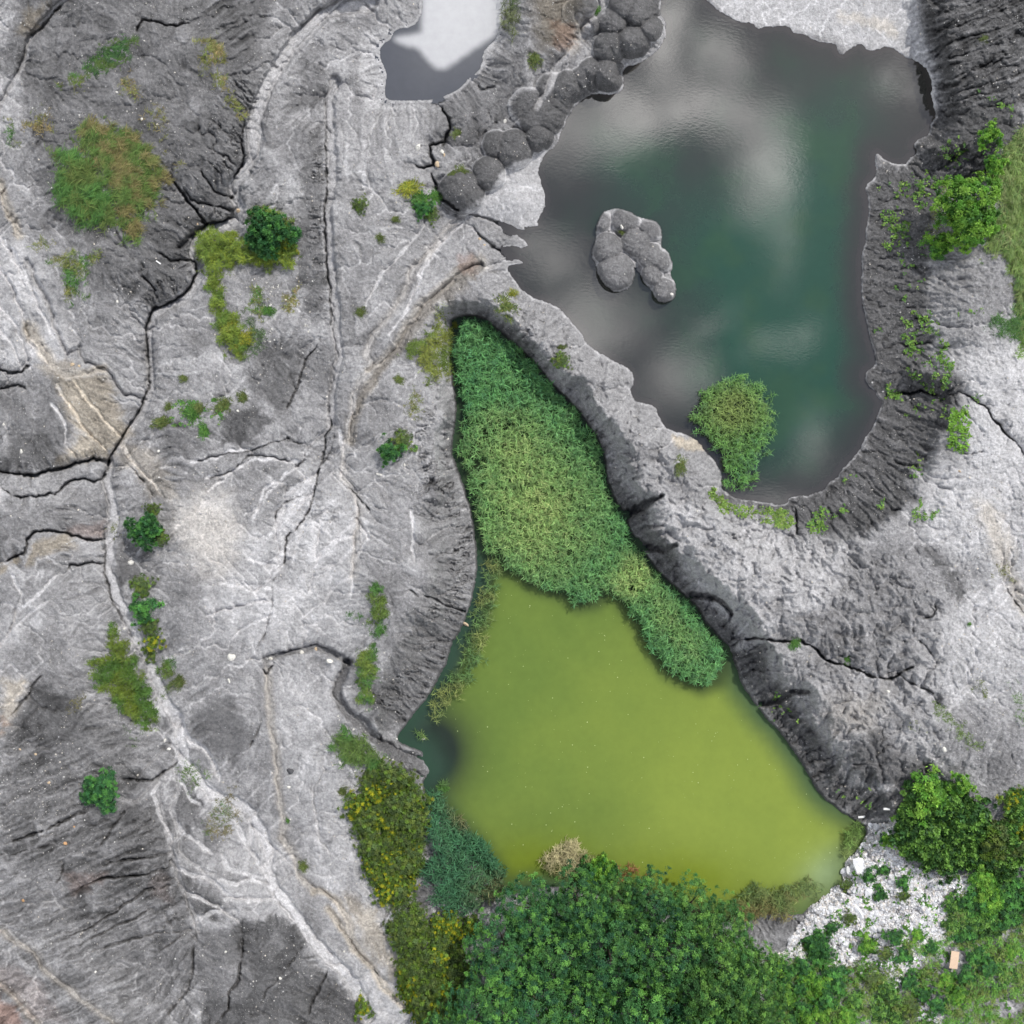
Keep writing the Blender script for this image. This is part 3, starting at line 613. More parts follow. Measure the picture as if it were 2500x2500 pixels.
# fine relief in the mesh
fr1 = ridged(U + 1.5 * WX, V + 1.5 * WY, 17, 3, 141) - .5
fr2 = fbm(U, V, 6.5, 3, 151, .7)
fr3 = ridged(U + 1.2 * WX + FX2, V + 1.2 * WY + FY2, 9, 2, 155) - .5
wr = soft(Z('B 700,1400 1000,1400 1300,1700 C 1450,-50 2050,-50 I 2050,600 1500,800 1000,800 300,-100 E 1400,800 900,0'), 40)
def linear(deg, st, sc, sd1):
    ang = math.radians(deg); ru = U * math.cos(ang) - V * math.sin(ang); rv = U * math.sin(ang) + V * math.cos(ang)
    return ridged(ru / st + WX * .8, rv + WY * 1.6, sc, 3, sd1) - .5
bl_m = soft(Z('G -50,300 500,500 800,900 1000,1400 1050,2000 -50,2000'), 40) + soft(Z('C 1400,-100 2000,-100 2000,560 1500,560'), 16)
k60 = ss(U, 200, 350) * ss(V, 1700, 1830)
lin = linear(24, 8, 15, 161) * (1 - k60) + linear(58, 8, 15, 162) * k60
lk = inframe * ss(shore, 0, 10) * np.clip(rough, 0, 1) * (1 - .7 * dm)
h += np.where(land, lk * (.028 * np.clip(lf, -2.5, 2.5) * (.5 + 1.2 * slp) + .06 * np.clip(lc, -2, 2) * (.25 + 1.1 * slp)), 0)
tone += np.where(land, lk * (.022 * lf + .040 * lc) * (1 - .5 * wr), 0)
h += np.where(land, (rough * ((-.016 - .026 * wr) * fr1 * (1 - bl_m * .6) - .036 * (.6 + .5 * wr) * fr3 + .080 * fr2) + .27 * bl_m * lin) * ss(shore, 0, 10), 0)
tone += .20 * bl_m * lin - .05 * wr * fr3 - .05 * wr * fr1 + .06 * fr2 * rough
tone = .49 + (tone - .49) * .93
tone = np.where(tone > .70, .70 + (tone - .70) * .6, tone)
tone = np.clip(tone, .13, .80)

def hat(u, v):
    u = np.atleast_1d(np.asarray(u, float)); v = np.atleast_1d(np.asarray(v, float))
    x = np.interp(u, us, np.arange(NU)); y = np.interp(v, vs, np.arange(NU))
    xi = np.clip(x.astype(int), 0, NU - 2); yi = np.clip(y.astype(int), 0, NU - 2); fx = x - xi; fy = y - yi
    return (h[yi, xi] * (1 - fx) + h[yi, xi + 1] * fx) * (1 - fy) + (h[yi + 1, xi] * (1 - fx) + h[yi + 1, xi + 1] * fx) * fy
def gat(A, u, v):
    xi = np.clip(np.searchsorted(us, u), 0, NU - 1); yi = np.clip(np.searchsorted(vs, v), 0, NU - 1); return A[yi, xi]
def surf(u, v):                 # top surface seen at (u,v): ground or water
    z = hat(u, v); zw = np.full(z.shape, -99.)
    for D, zl in ((dWup, ZUP), (dWpo, ZPOOL), (dWlo, ZLO)): zw = np.where(gat(D, u, v) < 0, zl, zw)
    return np.maximum(z, zw)

# ------------------------------------------------------------------ mesh makers
def mesh_np(name, verts, faces, mat, cols=None, parent=None, smooth=True):
    """faces: (n,k) array or list of such arrays"""
    if not isinstance(faces, list): faces = [faces]
    faces = [f for f in faces if len(f)]
    me = bpy.data.meshes.new(name)
    me.vertices.add(len(verts)); me.vertices.foreach_set('co', np.ascontiguousarray(verts, np.float32).ravel())
    li = np.concatenate([f.ravel() for f in faces]).astype(np.int32)
    sz = np.concatenate([np.full(len(f), f.shape[1]) for f in faces])
    me.loops.add(len(li)); me.loops.foreach_set('vertex_index', li)
    me.polygons.add(len(sz)); me.polygons.foreach_set('loop_start', np.concatenate([[0], np.cumsum(sz)[:-1]]).astype(np.int32))
    me.polygons.foreach_set('use_smooth', np.full(len(sz), smooth))
    me.update(calc_edges=True)
    if cols is not None:
        a = me.color_attributes.new('Col', 'FLOAT_COLOR', 'POINT')
        c = np.ones((len(verts), 4), np.float32); c[:, :3] = cols; a.data.foreach_set('color', c.ravel())
    me.materials.append(mat)
    ob = bpy.data.objects.new(name, me); COL.objects.link(ob)
    if parent: ob.parent = parent
    return ob
def tag(o, label=None, cat=None, group=None, kind=None):
    if label: o['label'] = label
    if cat: o['category'] = cat
    if group: o['group'] = group
    if kind: o['kind'] = kind
    return o
def empty(name, loc, rz=0, sc=1):
    o = bpy.data.objects.new(name, None); COL.objects.link(o); o.location = loc; o.rotation_euler = (0, 0, rz); o.scale = (sc, sc, sc); return o

def new_mat(name):
    m = bpy.data.materials.new(name); m.use_nodes = True; t = m.node_tree; t.nodes.clear()
    return m, t, N(t, 'ShaderNodeOutputMaterial')
def noise(t, vec, sc, det=4, ro=.6, out=0):
    n = N(t, 'ShaderNodeTexNoise'); n.inputs['Scale'].default_value = sc; n.inputs['Detail'].default_value = det; n.inputs['Roughness'].default_value = ro
    t.links.new(vec, n.inputs['Vector']); return n.outputs[out]
def mrange(t, x, a, b, c, d):
    n = N(t, 'ShaderNodeMapRange'); t.links.new(x, n.inputs[0])
    for i, v in enumerate((a, b, c, d)): n.inputs[i + 1].default_value = v
    return n.outputs[0]

# ground material: mineral colour and painted shade from the survey, grain, grit, tiny clods
gm, t, out = new_mat('ash_clay')
geo = N(t, 'ShaderNodeNewGeometry'); P_ = geo.outputs['Position']
at = N(t, 'ShaderNodeAttribute', attribute_name='Col')
n1 = noise(t, P_, 2.6, 8, .8); n2 = noise(t, P_, 5.5, 6, .75); n3 = noise(t, P_, .55, 5, .6)
vo = N(t, 'ShaderNodeTexVoronoi', feature='F1'); vo.inputs['Scale'].default_value = 3.3; t.links.new(P_, vo.inputs['Vector'])
vo2 = N(t, 'ShaderNodeTexVoronoi', feature='F1'); vo2.inputs['Scale'].default_value = 6.5; t.links.new(P_, vo2.inputs['Vector'])
f = mathn(t, 'MULTIPLY', mrange(t, n1, .34, .66, .74, 1.28), mrange(t, n2, .34, .66, .78, 1.24))
f = mathn(t, 'MULTIPLY', f, mrange(t, n3, .3, .7, .9, 1.1))
vm = N(t, 'ShaderNodeVectorMath', operation='SCALE'); t.links.new(at.outputs['Color'], vm.inputs[0]); t.links.new(f, vm.inputs['Scale'])
# grit: small pale specks
gr = mathn(t, 'LESS_THAN', vo.outputs['Distance'], .16); sep = N(t, 'ShaderNodeSeparateColor'); t.links.new(vo.outputs['Color'], sep.inputs[0])
gr = mathn(t, 'MULTIPLY', gr, mathn(t, 'GREATER_THAN', sep.outputs[0], .62))
gr2 = mathn(t, 'LESS_THAN', vo2.outputs['Distance'], .2); sep2 = N(t, 'ShaderNodeSeparateColor'); t.links.new(vo2.outputs['Color'], sep2.inputs[0])
gr2 = mathn(t, 'MULTIPLY', gr2, mathn(t, 'GREATER_THAN', sep2.outputs[1], .70))
gg = mathn(t, 'MULTIPLY', mathn(t, 'MAXIMUM', gr, gr2), at.outputs['Alpha'])
mixc = N(t, 'ShaderNodeMix', data_type='RGBA'); t.links.new(mathn(t, 'MULTIPLY', gg, .7), mixc.inputs['Factor'])
t.links.new(vm.outputs[0], mixc.inputs['A']); mixc.inputs['B'].default_value = (.60, .58, .55, 1)
b1 = N(t, 'ShaderNodeBump'); b1.inputs['Strength'].default_value = .9; b1.inputs['Distance'].default_value = .36
ad = mathn(t, 'ADD', mathn(t, 'MULTIPLY', n1, 1.0), mathn(t, 'MULTIPLY', n2, .40)); ad = mathn(t, 'ADD', ad, mathn(t, 'MULTIPLY', gg, .25))
t.links.new(ad, b1.inputs['Height'])
bs = N(t, 'ShaderNodeBsdfPrincipled'); bs.inputs['Roughness'].default_value = .85; bs.inputs['Specular IOR Level'].default_value = .25
t.links.new(mixc.outputs['Result'], bs.inputs['Base Color']); t.links.new(b1.outputs[0], bs.inputs['Normal']); t.links.new(bs.outputs[0], out.inputs[0])

# ------------------------------------------------------------------ ground sheet
em = ss(np.maximum(np.abs(U - 966), np.abs(V - 966)), 1330, 1490); h += (-1.25 - h) * em
x, y = unp(U, V, h)
verts = np.stack([x, y, h], -1).reshape(-1, 3)
idx = np.arange(NU * NU).reshape(NU, NU)
faces = np.stack([idx[:-1, :-1], idx[1:, :-1], idx[1:, 1:], idx[:-1, 1:]], -1).reshape(-1, 4)
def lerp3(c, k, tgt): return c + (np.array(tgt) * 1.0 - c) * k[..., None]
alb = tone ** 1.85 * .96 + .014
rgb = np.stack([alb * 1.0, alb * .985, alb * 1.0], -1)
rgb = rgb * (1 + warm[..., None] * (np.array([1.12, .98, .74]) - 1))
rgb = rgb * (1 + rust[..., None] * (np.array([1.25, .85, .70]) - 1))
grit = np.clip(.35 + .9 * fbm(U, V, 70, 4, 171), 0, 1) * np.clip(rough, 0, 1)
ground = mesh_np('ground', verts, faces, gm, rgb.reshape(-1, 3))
ca = np.ones((NU * NU, 4), np.float32); ca[:, :3] = rgb.reshape(-1, 3); ca[:, 3] = grit.ravel()
ground.data.color_attributes['Col'].data.foreach_set('color', ca.ravel())
tag(ground, kind='structure')

# land beyond the survey, out to the horizon
fl, t, out = new_mat('far_ground')
geo = N(t, 'ShaderNodeNewGeometry'); nn = noise(t, geo.outputs['Position'], .05, 8, .7)
rp = N(t, 'ShaderNodeValToRGB'); t.links.new(nn, rp.inputs[0]); rp.color_ramp.elements[0].position = .4; rp.color_ramp.elements[1].position = .6
rp.color_ramp.elements[0].color = (.05, .07, .03, 1); rp.color_ramp.elements[1].color = (.26, .26, .27, 1)
bs = N(t, 'ShaderNodeBsdfPrincipled'); bs.inputs['Roughness'].default_value = .9; t.links.new(rp.outputs[0], bs.inputs['Base Color']); t.links.new(bs.outputs[0], out.inputs[0])
R0 = (966 + 555) * S * .93; ring = [R0, 130, 250, 600, 1500]; vv = []; ff = []
for i, r in enumerate(ring):
    for k in range(64):
        a = k / 64 * 2 * math.pi; c, s_ = math.cos(a), math.sin(a)
        q = r / max(abs(c), abs(s_)) if i == 0 else r * (1.1 if i == 1 else 1)
        zz0 = -1.2 if i == 0 else .5 + 2 * math.sin(a * 3 + i) + i * 1.2
        vv.append((c * q, s_ * q, zz0))
for i in range(len(ring) - 1):
    for k in range(64):
        k2 = (k + 1) % 64; ff.append((i * 64 + k, i * 64 + k2, (i + 1) * 64 + k2, (i + 1) * 64 + k))
tag(mesh_np('terrain', np.array(vv), np.array(ff)[:, ::-1], fl), kind='structure')

# ------------------------------------------------------------------ water
def water_mat(name, refl, rgh, bump_s, bump_d):
    m, t, out = new_mat(name)
    geo = N(t, 'ShaderNodeNewGeometry'); at = N(t, 'ShaderNodeAttribute', attribute_name='Col')
    mp = N(t, 'ShaderNodeMapping'); t.links.new(geo.outputs['Position'], mp.inputs[0]); mp.inputs['Rotation'].default_value = (0, 0, .6); mp.inputs['Scale'].default_value = (1, 2.2, 1)
    a = noise(t, mp.outputs[0], 2.2, 5, .6); b = noise(t, geo.outputs['Position'], .35, 3, .5)
    bp = N(t, 'ShaderNodeBump'); bp.inputs['Strength'].default_value = bump_s; bp.inputs['Distance'].default_value = bump_d
    t.links.new(mathn(t, 'MULTIPLY', a, mrange(t, b, .35, .7, .3, 1.2)), bp.inputs['Height'])
    n4 = noise(t, geo.outputs['Position'], 1.3, 6, .65)
    vm = N(t, 'ShaderNodeVectorMath', operation='SCALE'); t.links.new(at.outputs['Color'], vm.inputs[0]); t.links.new(mrange(t, n4, .3, .7, .95, 1.05), vm.inputs['Scale'])
    df = N(t, 'ShaderNodeBsdfDiffuse'); t.links.new(vm.outputs[0], df.inputs[0])
    gl = N(t, 'ShaderNodeBsdfGlossy'); gl.inputs['Roughness'].default_value = rgh; t.links.new(bp.outputs[0], gl.inputs['Normal'])
    ms = N(t, 'ShaderNodeMixShader'); ms.inputs[0].default_value = refl
    fz = N(t, 'ShaderNodeFresnel'); fz.inputs[0].default_value = 1.34
    t.links.new(mathn(t, 'ADD', fz.outputs[0], refl, True), ms.inputs[0])
    t.links.new(df.outputs[0], ms.inputs[1]); t.links.new(gl.outputs[0], ms.inputs[2]); t.links.new(ms.outputs[0], out.inputs[0]); return m
def water(name, P, D, z, colf, mat, st=5.0):
    a0, b0 = P.min(0) - 12; a1, b1_ = P.max(0) + 12
    gx_ = np.arange(a0, a1, st); gy_ = np.arange(b0, b1_, st); X, Y = np.meshgrid(gx_, gy_)
    d = gat(D, X, Y); n = np.arange(X.size).reshape(X.shape)
    q = np.stack([n[:-1, :-1], n[1:, :-1], n[1:, 1:], n[:-1, 1:]], -1); ok = (np.minimum(np.minimum(d[:-1, :-1], d[1:, 1:]), np.minimum(d[1:, :-1], d[:-1, 1:])) < 7)
    q = q[ok]; used, inv = np.unique(q, return_inverse=True); q = inv.reshape(-1, 4)
    x, y = unp(X.ravel()[used], Y.ravel()[used], z)
    o = mesh_np(name, np.stack([x, y, np.full(len(x), z)], -1), q, mat, colf(X.ravel()[used], Y.ravel()[used], -d.ravel()[used]))
    return tag(o, kind='structure')
def gau(X, Y, u, v, a, b, rot=0):
    c, s_ = math.cos(math.radians(rot)), math.sin(math.radians(rot)); dx, dy = X - u, Y - v
    return np.exp(-(((dx * c + dy * s_) / a) ** 2 + ((-dx * s_ + dy * c) / b) ** 2))
def c_up(X, Y, dep):
    n = fbm(X, Y, 120, 4, 201)
    g = np.clip(gau(X, Y, 1540, 420, 110, 300, 8) + .9 * gau(X, Y, 1480, 720, 150, 170) + .7 * gau(X, Y, 1440, 560, 140, 150) + .6 * gau(X, Y, 1330, 430, 110, 120) + .45 * gau(X, Y, 1180, 330, 90, 90) + .3 * n, 0, 1) * ss(dep, 4, 70)
    c = np.array([.030, .030, .026]) + np.zeros((len(X), 3)); c = c + (np.array([.016, .052, .031]) - c) * g[:, None]
    c = c + (np.array([.024, .060, .026]) - c) * (g * ss(n, -.1, .4) * .6)[:, None]
    e = 1 - ss(dep, 0, 16); return c + (np.array([.042, .038, .035]) - c) * e[:, None]
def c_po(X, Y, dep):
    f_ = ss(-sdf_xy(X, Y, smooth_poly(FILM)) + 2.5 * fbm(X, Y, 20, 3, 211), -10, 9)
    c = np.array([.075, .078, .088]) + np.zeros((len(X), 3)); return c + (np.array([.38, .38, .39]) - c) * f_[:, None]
def c_lo(X, Y, dep):
    n = fbm(X, Y, 160, 3, 221)
    c = np.array([.184, .234, .043]) + np.zeros((len(X), 3))
    g = np.clip(ss(X * .8 + Y * .35, 1150, 1800) + .3 * n, 0, 1); a = np.array([.104, .154, .033])
    c = a + (c - a) * g[:, None]
    dk = np.clip(gau(X, Y, 818, 1418, 62, 75) * 1.5, 0, 1) ** .8; c = c + (np.array([.020, .028, .022]) - c) * dk[:, None]
    c = c + (np.array([.13, .17, .015]) - c) * (np.clip(gau(X, Y, 1290, 1660, 110, 50) + gau(X, Y, 1000, 1640, 90, 60), 0, 1) * .8)[:, None]
    c = c + (np.array([.22, .29, .15]) - c) * (np.clip(gau(X, Y, 1560, 1650, 60, 40, -40), 0, 1) * .8)[:, None]
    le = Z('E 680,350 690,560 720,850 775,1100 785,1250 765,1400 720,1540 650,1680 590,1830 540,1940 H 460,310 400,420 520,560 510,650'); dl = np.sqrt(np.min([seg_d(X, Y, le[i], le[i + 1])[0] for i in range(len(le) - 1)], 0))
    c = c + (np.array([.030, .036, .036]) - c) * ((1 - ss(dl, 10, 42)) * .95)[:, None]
    e = (1 - ss(dep, -2, 60)) * (.85 - .5 * gau(X, Y, 1560, 1650, 120, 90)); c = c + (np.array([.028, .06, .038]) - c) * e[:, None]  # reed shade and reflection along the edge, painted into the water colour
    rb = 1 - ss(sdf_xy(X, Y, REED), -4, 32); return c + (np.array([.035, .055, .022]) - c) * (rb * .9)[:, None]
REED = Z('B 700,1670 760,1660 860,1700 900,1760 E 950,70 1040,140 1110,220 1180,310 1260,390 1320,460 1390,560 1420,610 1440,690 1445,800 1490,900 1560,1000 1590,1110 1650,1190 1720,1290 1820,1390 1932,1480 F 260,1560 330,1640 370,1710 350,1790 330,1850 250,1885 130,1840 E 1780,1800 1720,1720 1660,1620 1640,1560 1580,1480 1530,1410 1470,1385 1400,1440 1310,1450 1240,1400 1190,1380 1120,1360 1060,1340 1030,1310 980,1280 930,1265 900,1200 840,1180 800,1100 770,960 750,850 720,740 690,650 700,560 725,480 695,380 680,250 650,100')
wm_up = water_mat('pond_water', .085, .05, .3, .009); wm_po = water_mat('pool_water', .03, .06, .3, .009); wm_lo = water_mat('algae_water', .004, .1, .2, .01)
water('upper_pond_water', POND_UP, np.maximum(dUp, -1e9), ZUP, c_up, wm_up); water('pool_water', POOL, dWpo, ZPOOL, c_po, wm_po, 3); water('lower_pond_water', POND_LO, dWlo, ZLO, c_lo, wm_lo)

# ------------------------------------------------------------------ plants: materials and mass builders
def leaf_mat(name, transl=.25, rgh=.55):
    m, t, out = new_mat(name); at = N(t, 'ShaderNodeAttribute', attribute_name='Col')
    geo = N(t, 'ShaderNodeNewGeometry'); oi = N(t, 'ShaderNodeObjectInfo')
    n = noise(t, geo.outputs['Position'], 1.1, 3); k = mathn(t, 'MULTIPLY', mrange(t, n, .3, .7, .82, 1.18), mrange(t, oi.outputs['Random'], 0, 1, .88, 1.12))
    vm = N(t, 'ShaderNodeVectorMath', operation='SCALE'); t.links.new(at.outputs['Color'], vm.inputs[0]); t.links.new(k, vm.inputs['Scale'])
    p = N(t, 'ShaderNodeBsdfPrincipled'); p.inputs['Roughness'].default_value = rgh; p.inputs['Specular IOR Level'].default_value = .3
    t.links.new(vm.outputs[0], p.inputs['Base Color']); tr = N(t, 'ShaderNodeBsdfTranslucent'); t.links.new(vm.outputs[0], tr.inputs[0])
    ms = N(t, 'ShaderNodeMixShader'); ms.inputs[0].default_value = transl
    t.links.new(p.outputs[0], ms.inputs[1]); t.links.new(tr.outputs[0], ms.inputs[2]); t.links.new(ms.outputs[0], out.inputs[0]); return m
M_leaf = leaf_mat('leaves'); M_grass = leaf_mat('grass_blades', .3); M_reed = leaf_mat('reed_blades', .2)
bm_, t, out = new_mat('bark'); bs = N(t, 'ShaderNodeBsdfPrincipled'); geo = N(t, 'ShaderNodeNewGeometry'); nn = noise(t, geo.outputs['Position'], 6, 6)
rp = N(t, 'ShaderNodeValToRGB'); t.links.new(nn, rp.inputs[0]); rp.color_ramp.elements[0].color = (.05, .04, .03, 1); rp.color_ramp.elements[1].color = (.16, .13, .1, 1)
bs.inputs['Roughness'].default_value = .9; t.links.new(rp.outputs[0], bs.inputs['Base Color']); t.links.new(bs.outputs[0], out.inputs[0]); M_bark = bm_

def pick(cols, n, jitter=.12):
    cols = np.array(cols); i = rng.integers(0, len(cols), n); j = rng.integers(0, len(cols), n); k = rng.random((n, 1))
    c = cols[i] * (1 - k) + cols[j] * k; return c * (1 + jitter * rng.standard_normal((n, 1)))
def blades_geo(P, az, L, Wd_, rise, droop, col, seg=3):
    """P (n,3) root; blade leaves upward by rise*L and out by (1..), tips droop"""
    n = len(P); dx, dy = np.cos(az), np.sin(az); V_ = []; C_ = []
    for k in range(seg + 1):
        tt = k / seg; hor = L * (tt * (1 - .35 * rise)); ver = L * (rise * tt - droop * tt * tt)
        c = P + np.stack([dx * hor, dy * hor, ver], -1); wv_ = Wd_ * (1 - tt ** 1.6) * (.5 + .5 * min(1, tt * 3 + .3))
        s_ = np.stack([-dy * wv_ * .5, dx * wv_ * .5, 0 * wv_], -1)
        if k < seg: V_ += [c - s_, c + s_]
        else: V_ += [c]
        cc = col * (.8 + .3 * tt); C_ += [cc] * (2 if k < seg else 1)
    m = len(V_); V3 = np.stack(V_, 1).reshape(-1, 3); C3 = np.stack(C_, 1).reshape(-1, 3); b = (np.arange(n) * m)[:, None]
    q = np.concatenate([b + np.array([[2 * k, 2 * k + 1, 2 * k + 3, 2 * k + 2]]) for k in range(seg - 1)]) if seg > 1 else np.zeros((0, 4), int)
    tr = b + np.array([[2 * seg - 2, 2 * seg - 1, 2 * seg]]); return V3, q, tr, C3
def scatter(P, dens, jit_=6, M=0):      # random survey points inside polygon; dens per 100 units^2
    P = np.asarray(P); a = P.min(0) - M; b = P.max(0) + M; n = int((b[0] - a[0]) * (b[1] - a[1]) * dens / 100)
    p = a + rng.random((n, 2)) * (b - a); d = sdf_xy(p[:, 0], p[:, 1], P) + jit_ * fbm(p[:, 0], p[:, 1], 18, 3, 301) * 2
    return p[d < M], -d[d < M]
def grass(name, P, dens, cols, L=(.35, .7), Wd_=.048, nb=5, lean=None, label='', tips=None, hgt=0, rise=.75, edge=14, patch=40, cat='grass', mix2=None, holes=(), cl=.5):
    P = Z(P) if isinstance(P, str) else P
    p, dep = scatter(P, dens, 13, 9)
    cm = fbm(p[:, 0], p[:, 1], 9, 3, 307); keep = (rng.random(len(p)) < ss(dep, -9, edge) ** 2.2) & (rng.random(len(p)) < 1 - cl + cl * ss(cm, -.25, .2))
    for (a_, b_, r_) in holes: keep &= rng.random(len(p)) < ss(np.hypot(p[:, 0] - a_, p[:, 1] - b_) + 5 * cm, r_ * .7, r_ * 1.15)
    p = p[keep]; dep = dep[keep]
    z = surf(p[:, 0], p[:, 1]); x, y = unp(p[:, 0], p[:, 1], z)
    n = len(p); base = np.repeat(np.stack([x, y, z - .03], -1), nb, 0); pu = np.repeat(p, nb, 0)
    m = n * nb; az = rng.random(m) * 2 * np.pi
    if lean is not None: az = np.where(rng.random(m) < .7, lean + .5 * rng.standard_normal(m) + .8 * fbm(pu[:, 0], pu[:, 1], 40, 2, 9), az)
    col = np.repeat(pick(cols, n, .22), nb, 0) * (1 + .12 * rng.standard_normal((m, 1))) * 1.25; w_ = ss(fbm(pu[:, 0], pu[:, 1], patch, 3, 305), -.18, .22)
    if mix2 is not None: c2 = np.repeat(pick(mix2, n, .22), nb, 0) * 1.25; col = col * (1 - w_[:, None]) + c2 * w_[:, None]
    base += np.concatenate([.08 * rng.standard_normal((m, 2)), np.zeros((m, 1))], 1); 
    if hgt: base[:, 2] += hgt * (1 + 2.2 * np.clip(fbm(pu[:, 0], pu[:, 1], 11, 2, 309), -.4, .6)) * rng.random(m) ** .6 * 1.4 * np.repeat(ss(dep, 0, 10), nb)
    LL = (L[0] + (L[1] - L[0]) * rng.random(m)) * (.6 + .4 * np.repeat(ss(dep, -4, 10), nb))
    g = blades_geo(base, az, LL, Wd_ * (.7 + .6 * rng.random(m)), rise * (.6 + .6 * rng.random(m)), .45, col)
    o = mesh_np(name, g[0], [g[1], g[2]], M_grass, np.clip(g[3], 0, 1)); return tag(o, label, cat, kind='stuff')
def cat_geo(parts):
    V_, Q, T, C_ = [], [], [], []; o = 0
    for v_, q, t_, c in parts:
        V_.append(v_); Q.append(q + o); T.append(t_ + o); C_.append(c); o += len(v_)
    return np.concatenate(V_), np.concatenate(Q), np.concatenate(T), np.concatenate(C_)
def reeds(name, P, dens, cols, mix2, label, hgt=1.7, L=(.45, .75), nb=6, edge=12, patch=60, Wd_=.055, gap=None, colf=None, jit_=8):
    P = Z(P) if isinstance(P, str) else P
    p, dep = scatter(P, dens, jit_)
    k = rng.random(len(p)) < ss(dep, -3, edge) * .9 + .1
    if gap is not None: k &= rng.random(len(p)) > .75 * sum(gau(p[:, 0], p[:, 1], *g) for g in gap)
    p = p[k]; dep = dep[k]; n = len(p); zb = np.maximum(surf(p[:, 0], p[:, 1]), -9)
    hh = hgt * (.62 + .55 * rng.random(n) + .45 * fbm(p[:, 0], p[:, 1], 12, 3, 311)) * (.6 + .4 * ss(dep, 0, 16))
    zt = zb + hh; x, y = unp(p[:, 0], p[:, 1], zt)
    w_ = ss(fbm(p[:, 0], p[:, 1], patch, 3, 315), -.2, .25) if colf is None else np.clip(colf(p[:, 0], p[:, 1]) + .25 * fbm(p[:, 0], p[:, 1], 40, 3, 317), 0, 1)
    c0 = (pick(cols, n, .2) * (1 - w_[:, None]) + pick(mix2, n, .2) * w_[:, None]) * 1.25
    parts = []
    # stems
    sv = np.stack([x, y, zb], -1); lean_ = .12 * rng.standard_normal((n, 2)); tp = np.stack([x, y, zt], -1)
    root = sv + np.concatenate([lean_, np.zeros((n, 1)) - .05], 1); wd = .02
    v3 = np.stack([root + [wd, 0, 0], root - [wd, 0, 0], tp - [wd * .5, 0, 0], tp + [wd * .5, 0, 0]], 1).reshape(-1, 3)
    parts.append((v3, (np.arange(n) * 4)[:, None] + np.arange(4)[None], np.zeros((0, 3), int), np.repeat(c0 * .8, 4, 0)))
    m = n * nb; lev = rng.random(m) ** .6; B = np.repeat(root, nb, 0) * (1 - lev[:, None]) + np.repeat(tp, nb, 0) * lev[:, None]
    az = np.repeat(rng.random(n) * 6.28, nb) + np.tile(np.arange(nb) * 2.4, n) + .5 * rng.standard_normal(m)
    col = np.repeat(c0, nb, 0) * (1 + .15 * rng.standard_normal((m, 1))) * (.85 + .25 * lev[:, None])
    parts.append(blades_geo(B, az, (L[0] + (L[1] - L[0]) * rng.random(m)), Wd_ * (.7 + .6 * rng.random(m)), .55 * (.4 + rng.random(m)), .45, col))
    g = cat_geo(parts); o = mesh_np(name, g[0], [g[1], g[2]], M_reed, np.clip(g[3], 0, 1)); return tag(o, label, 'reeds', kind='stuff')

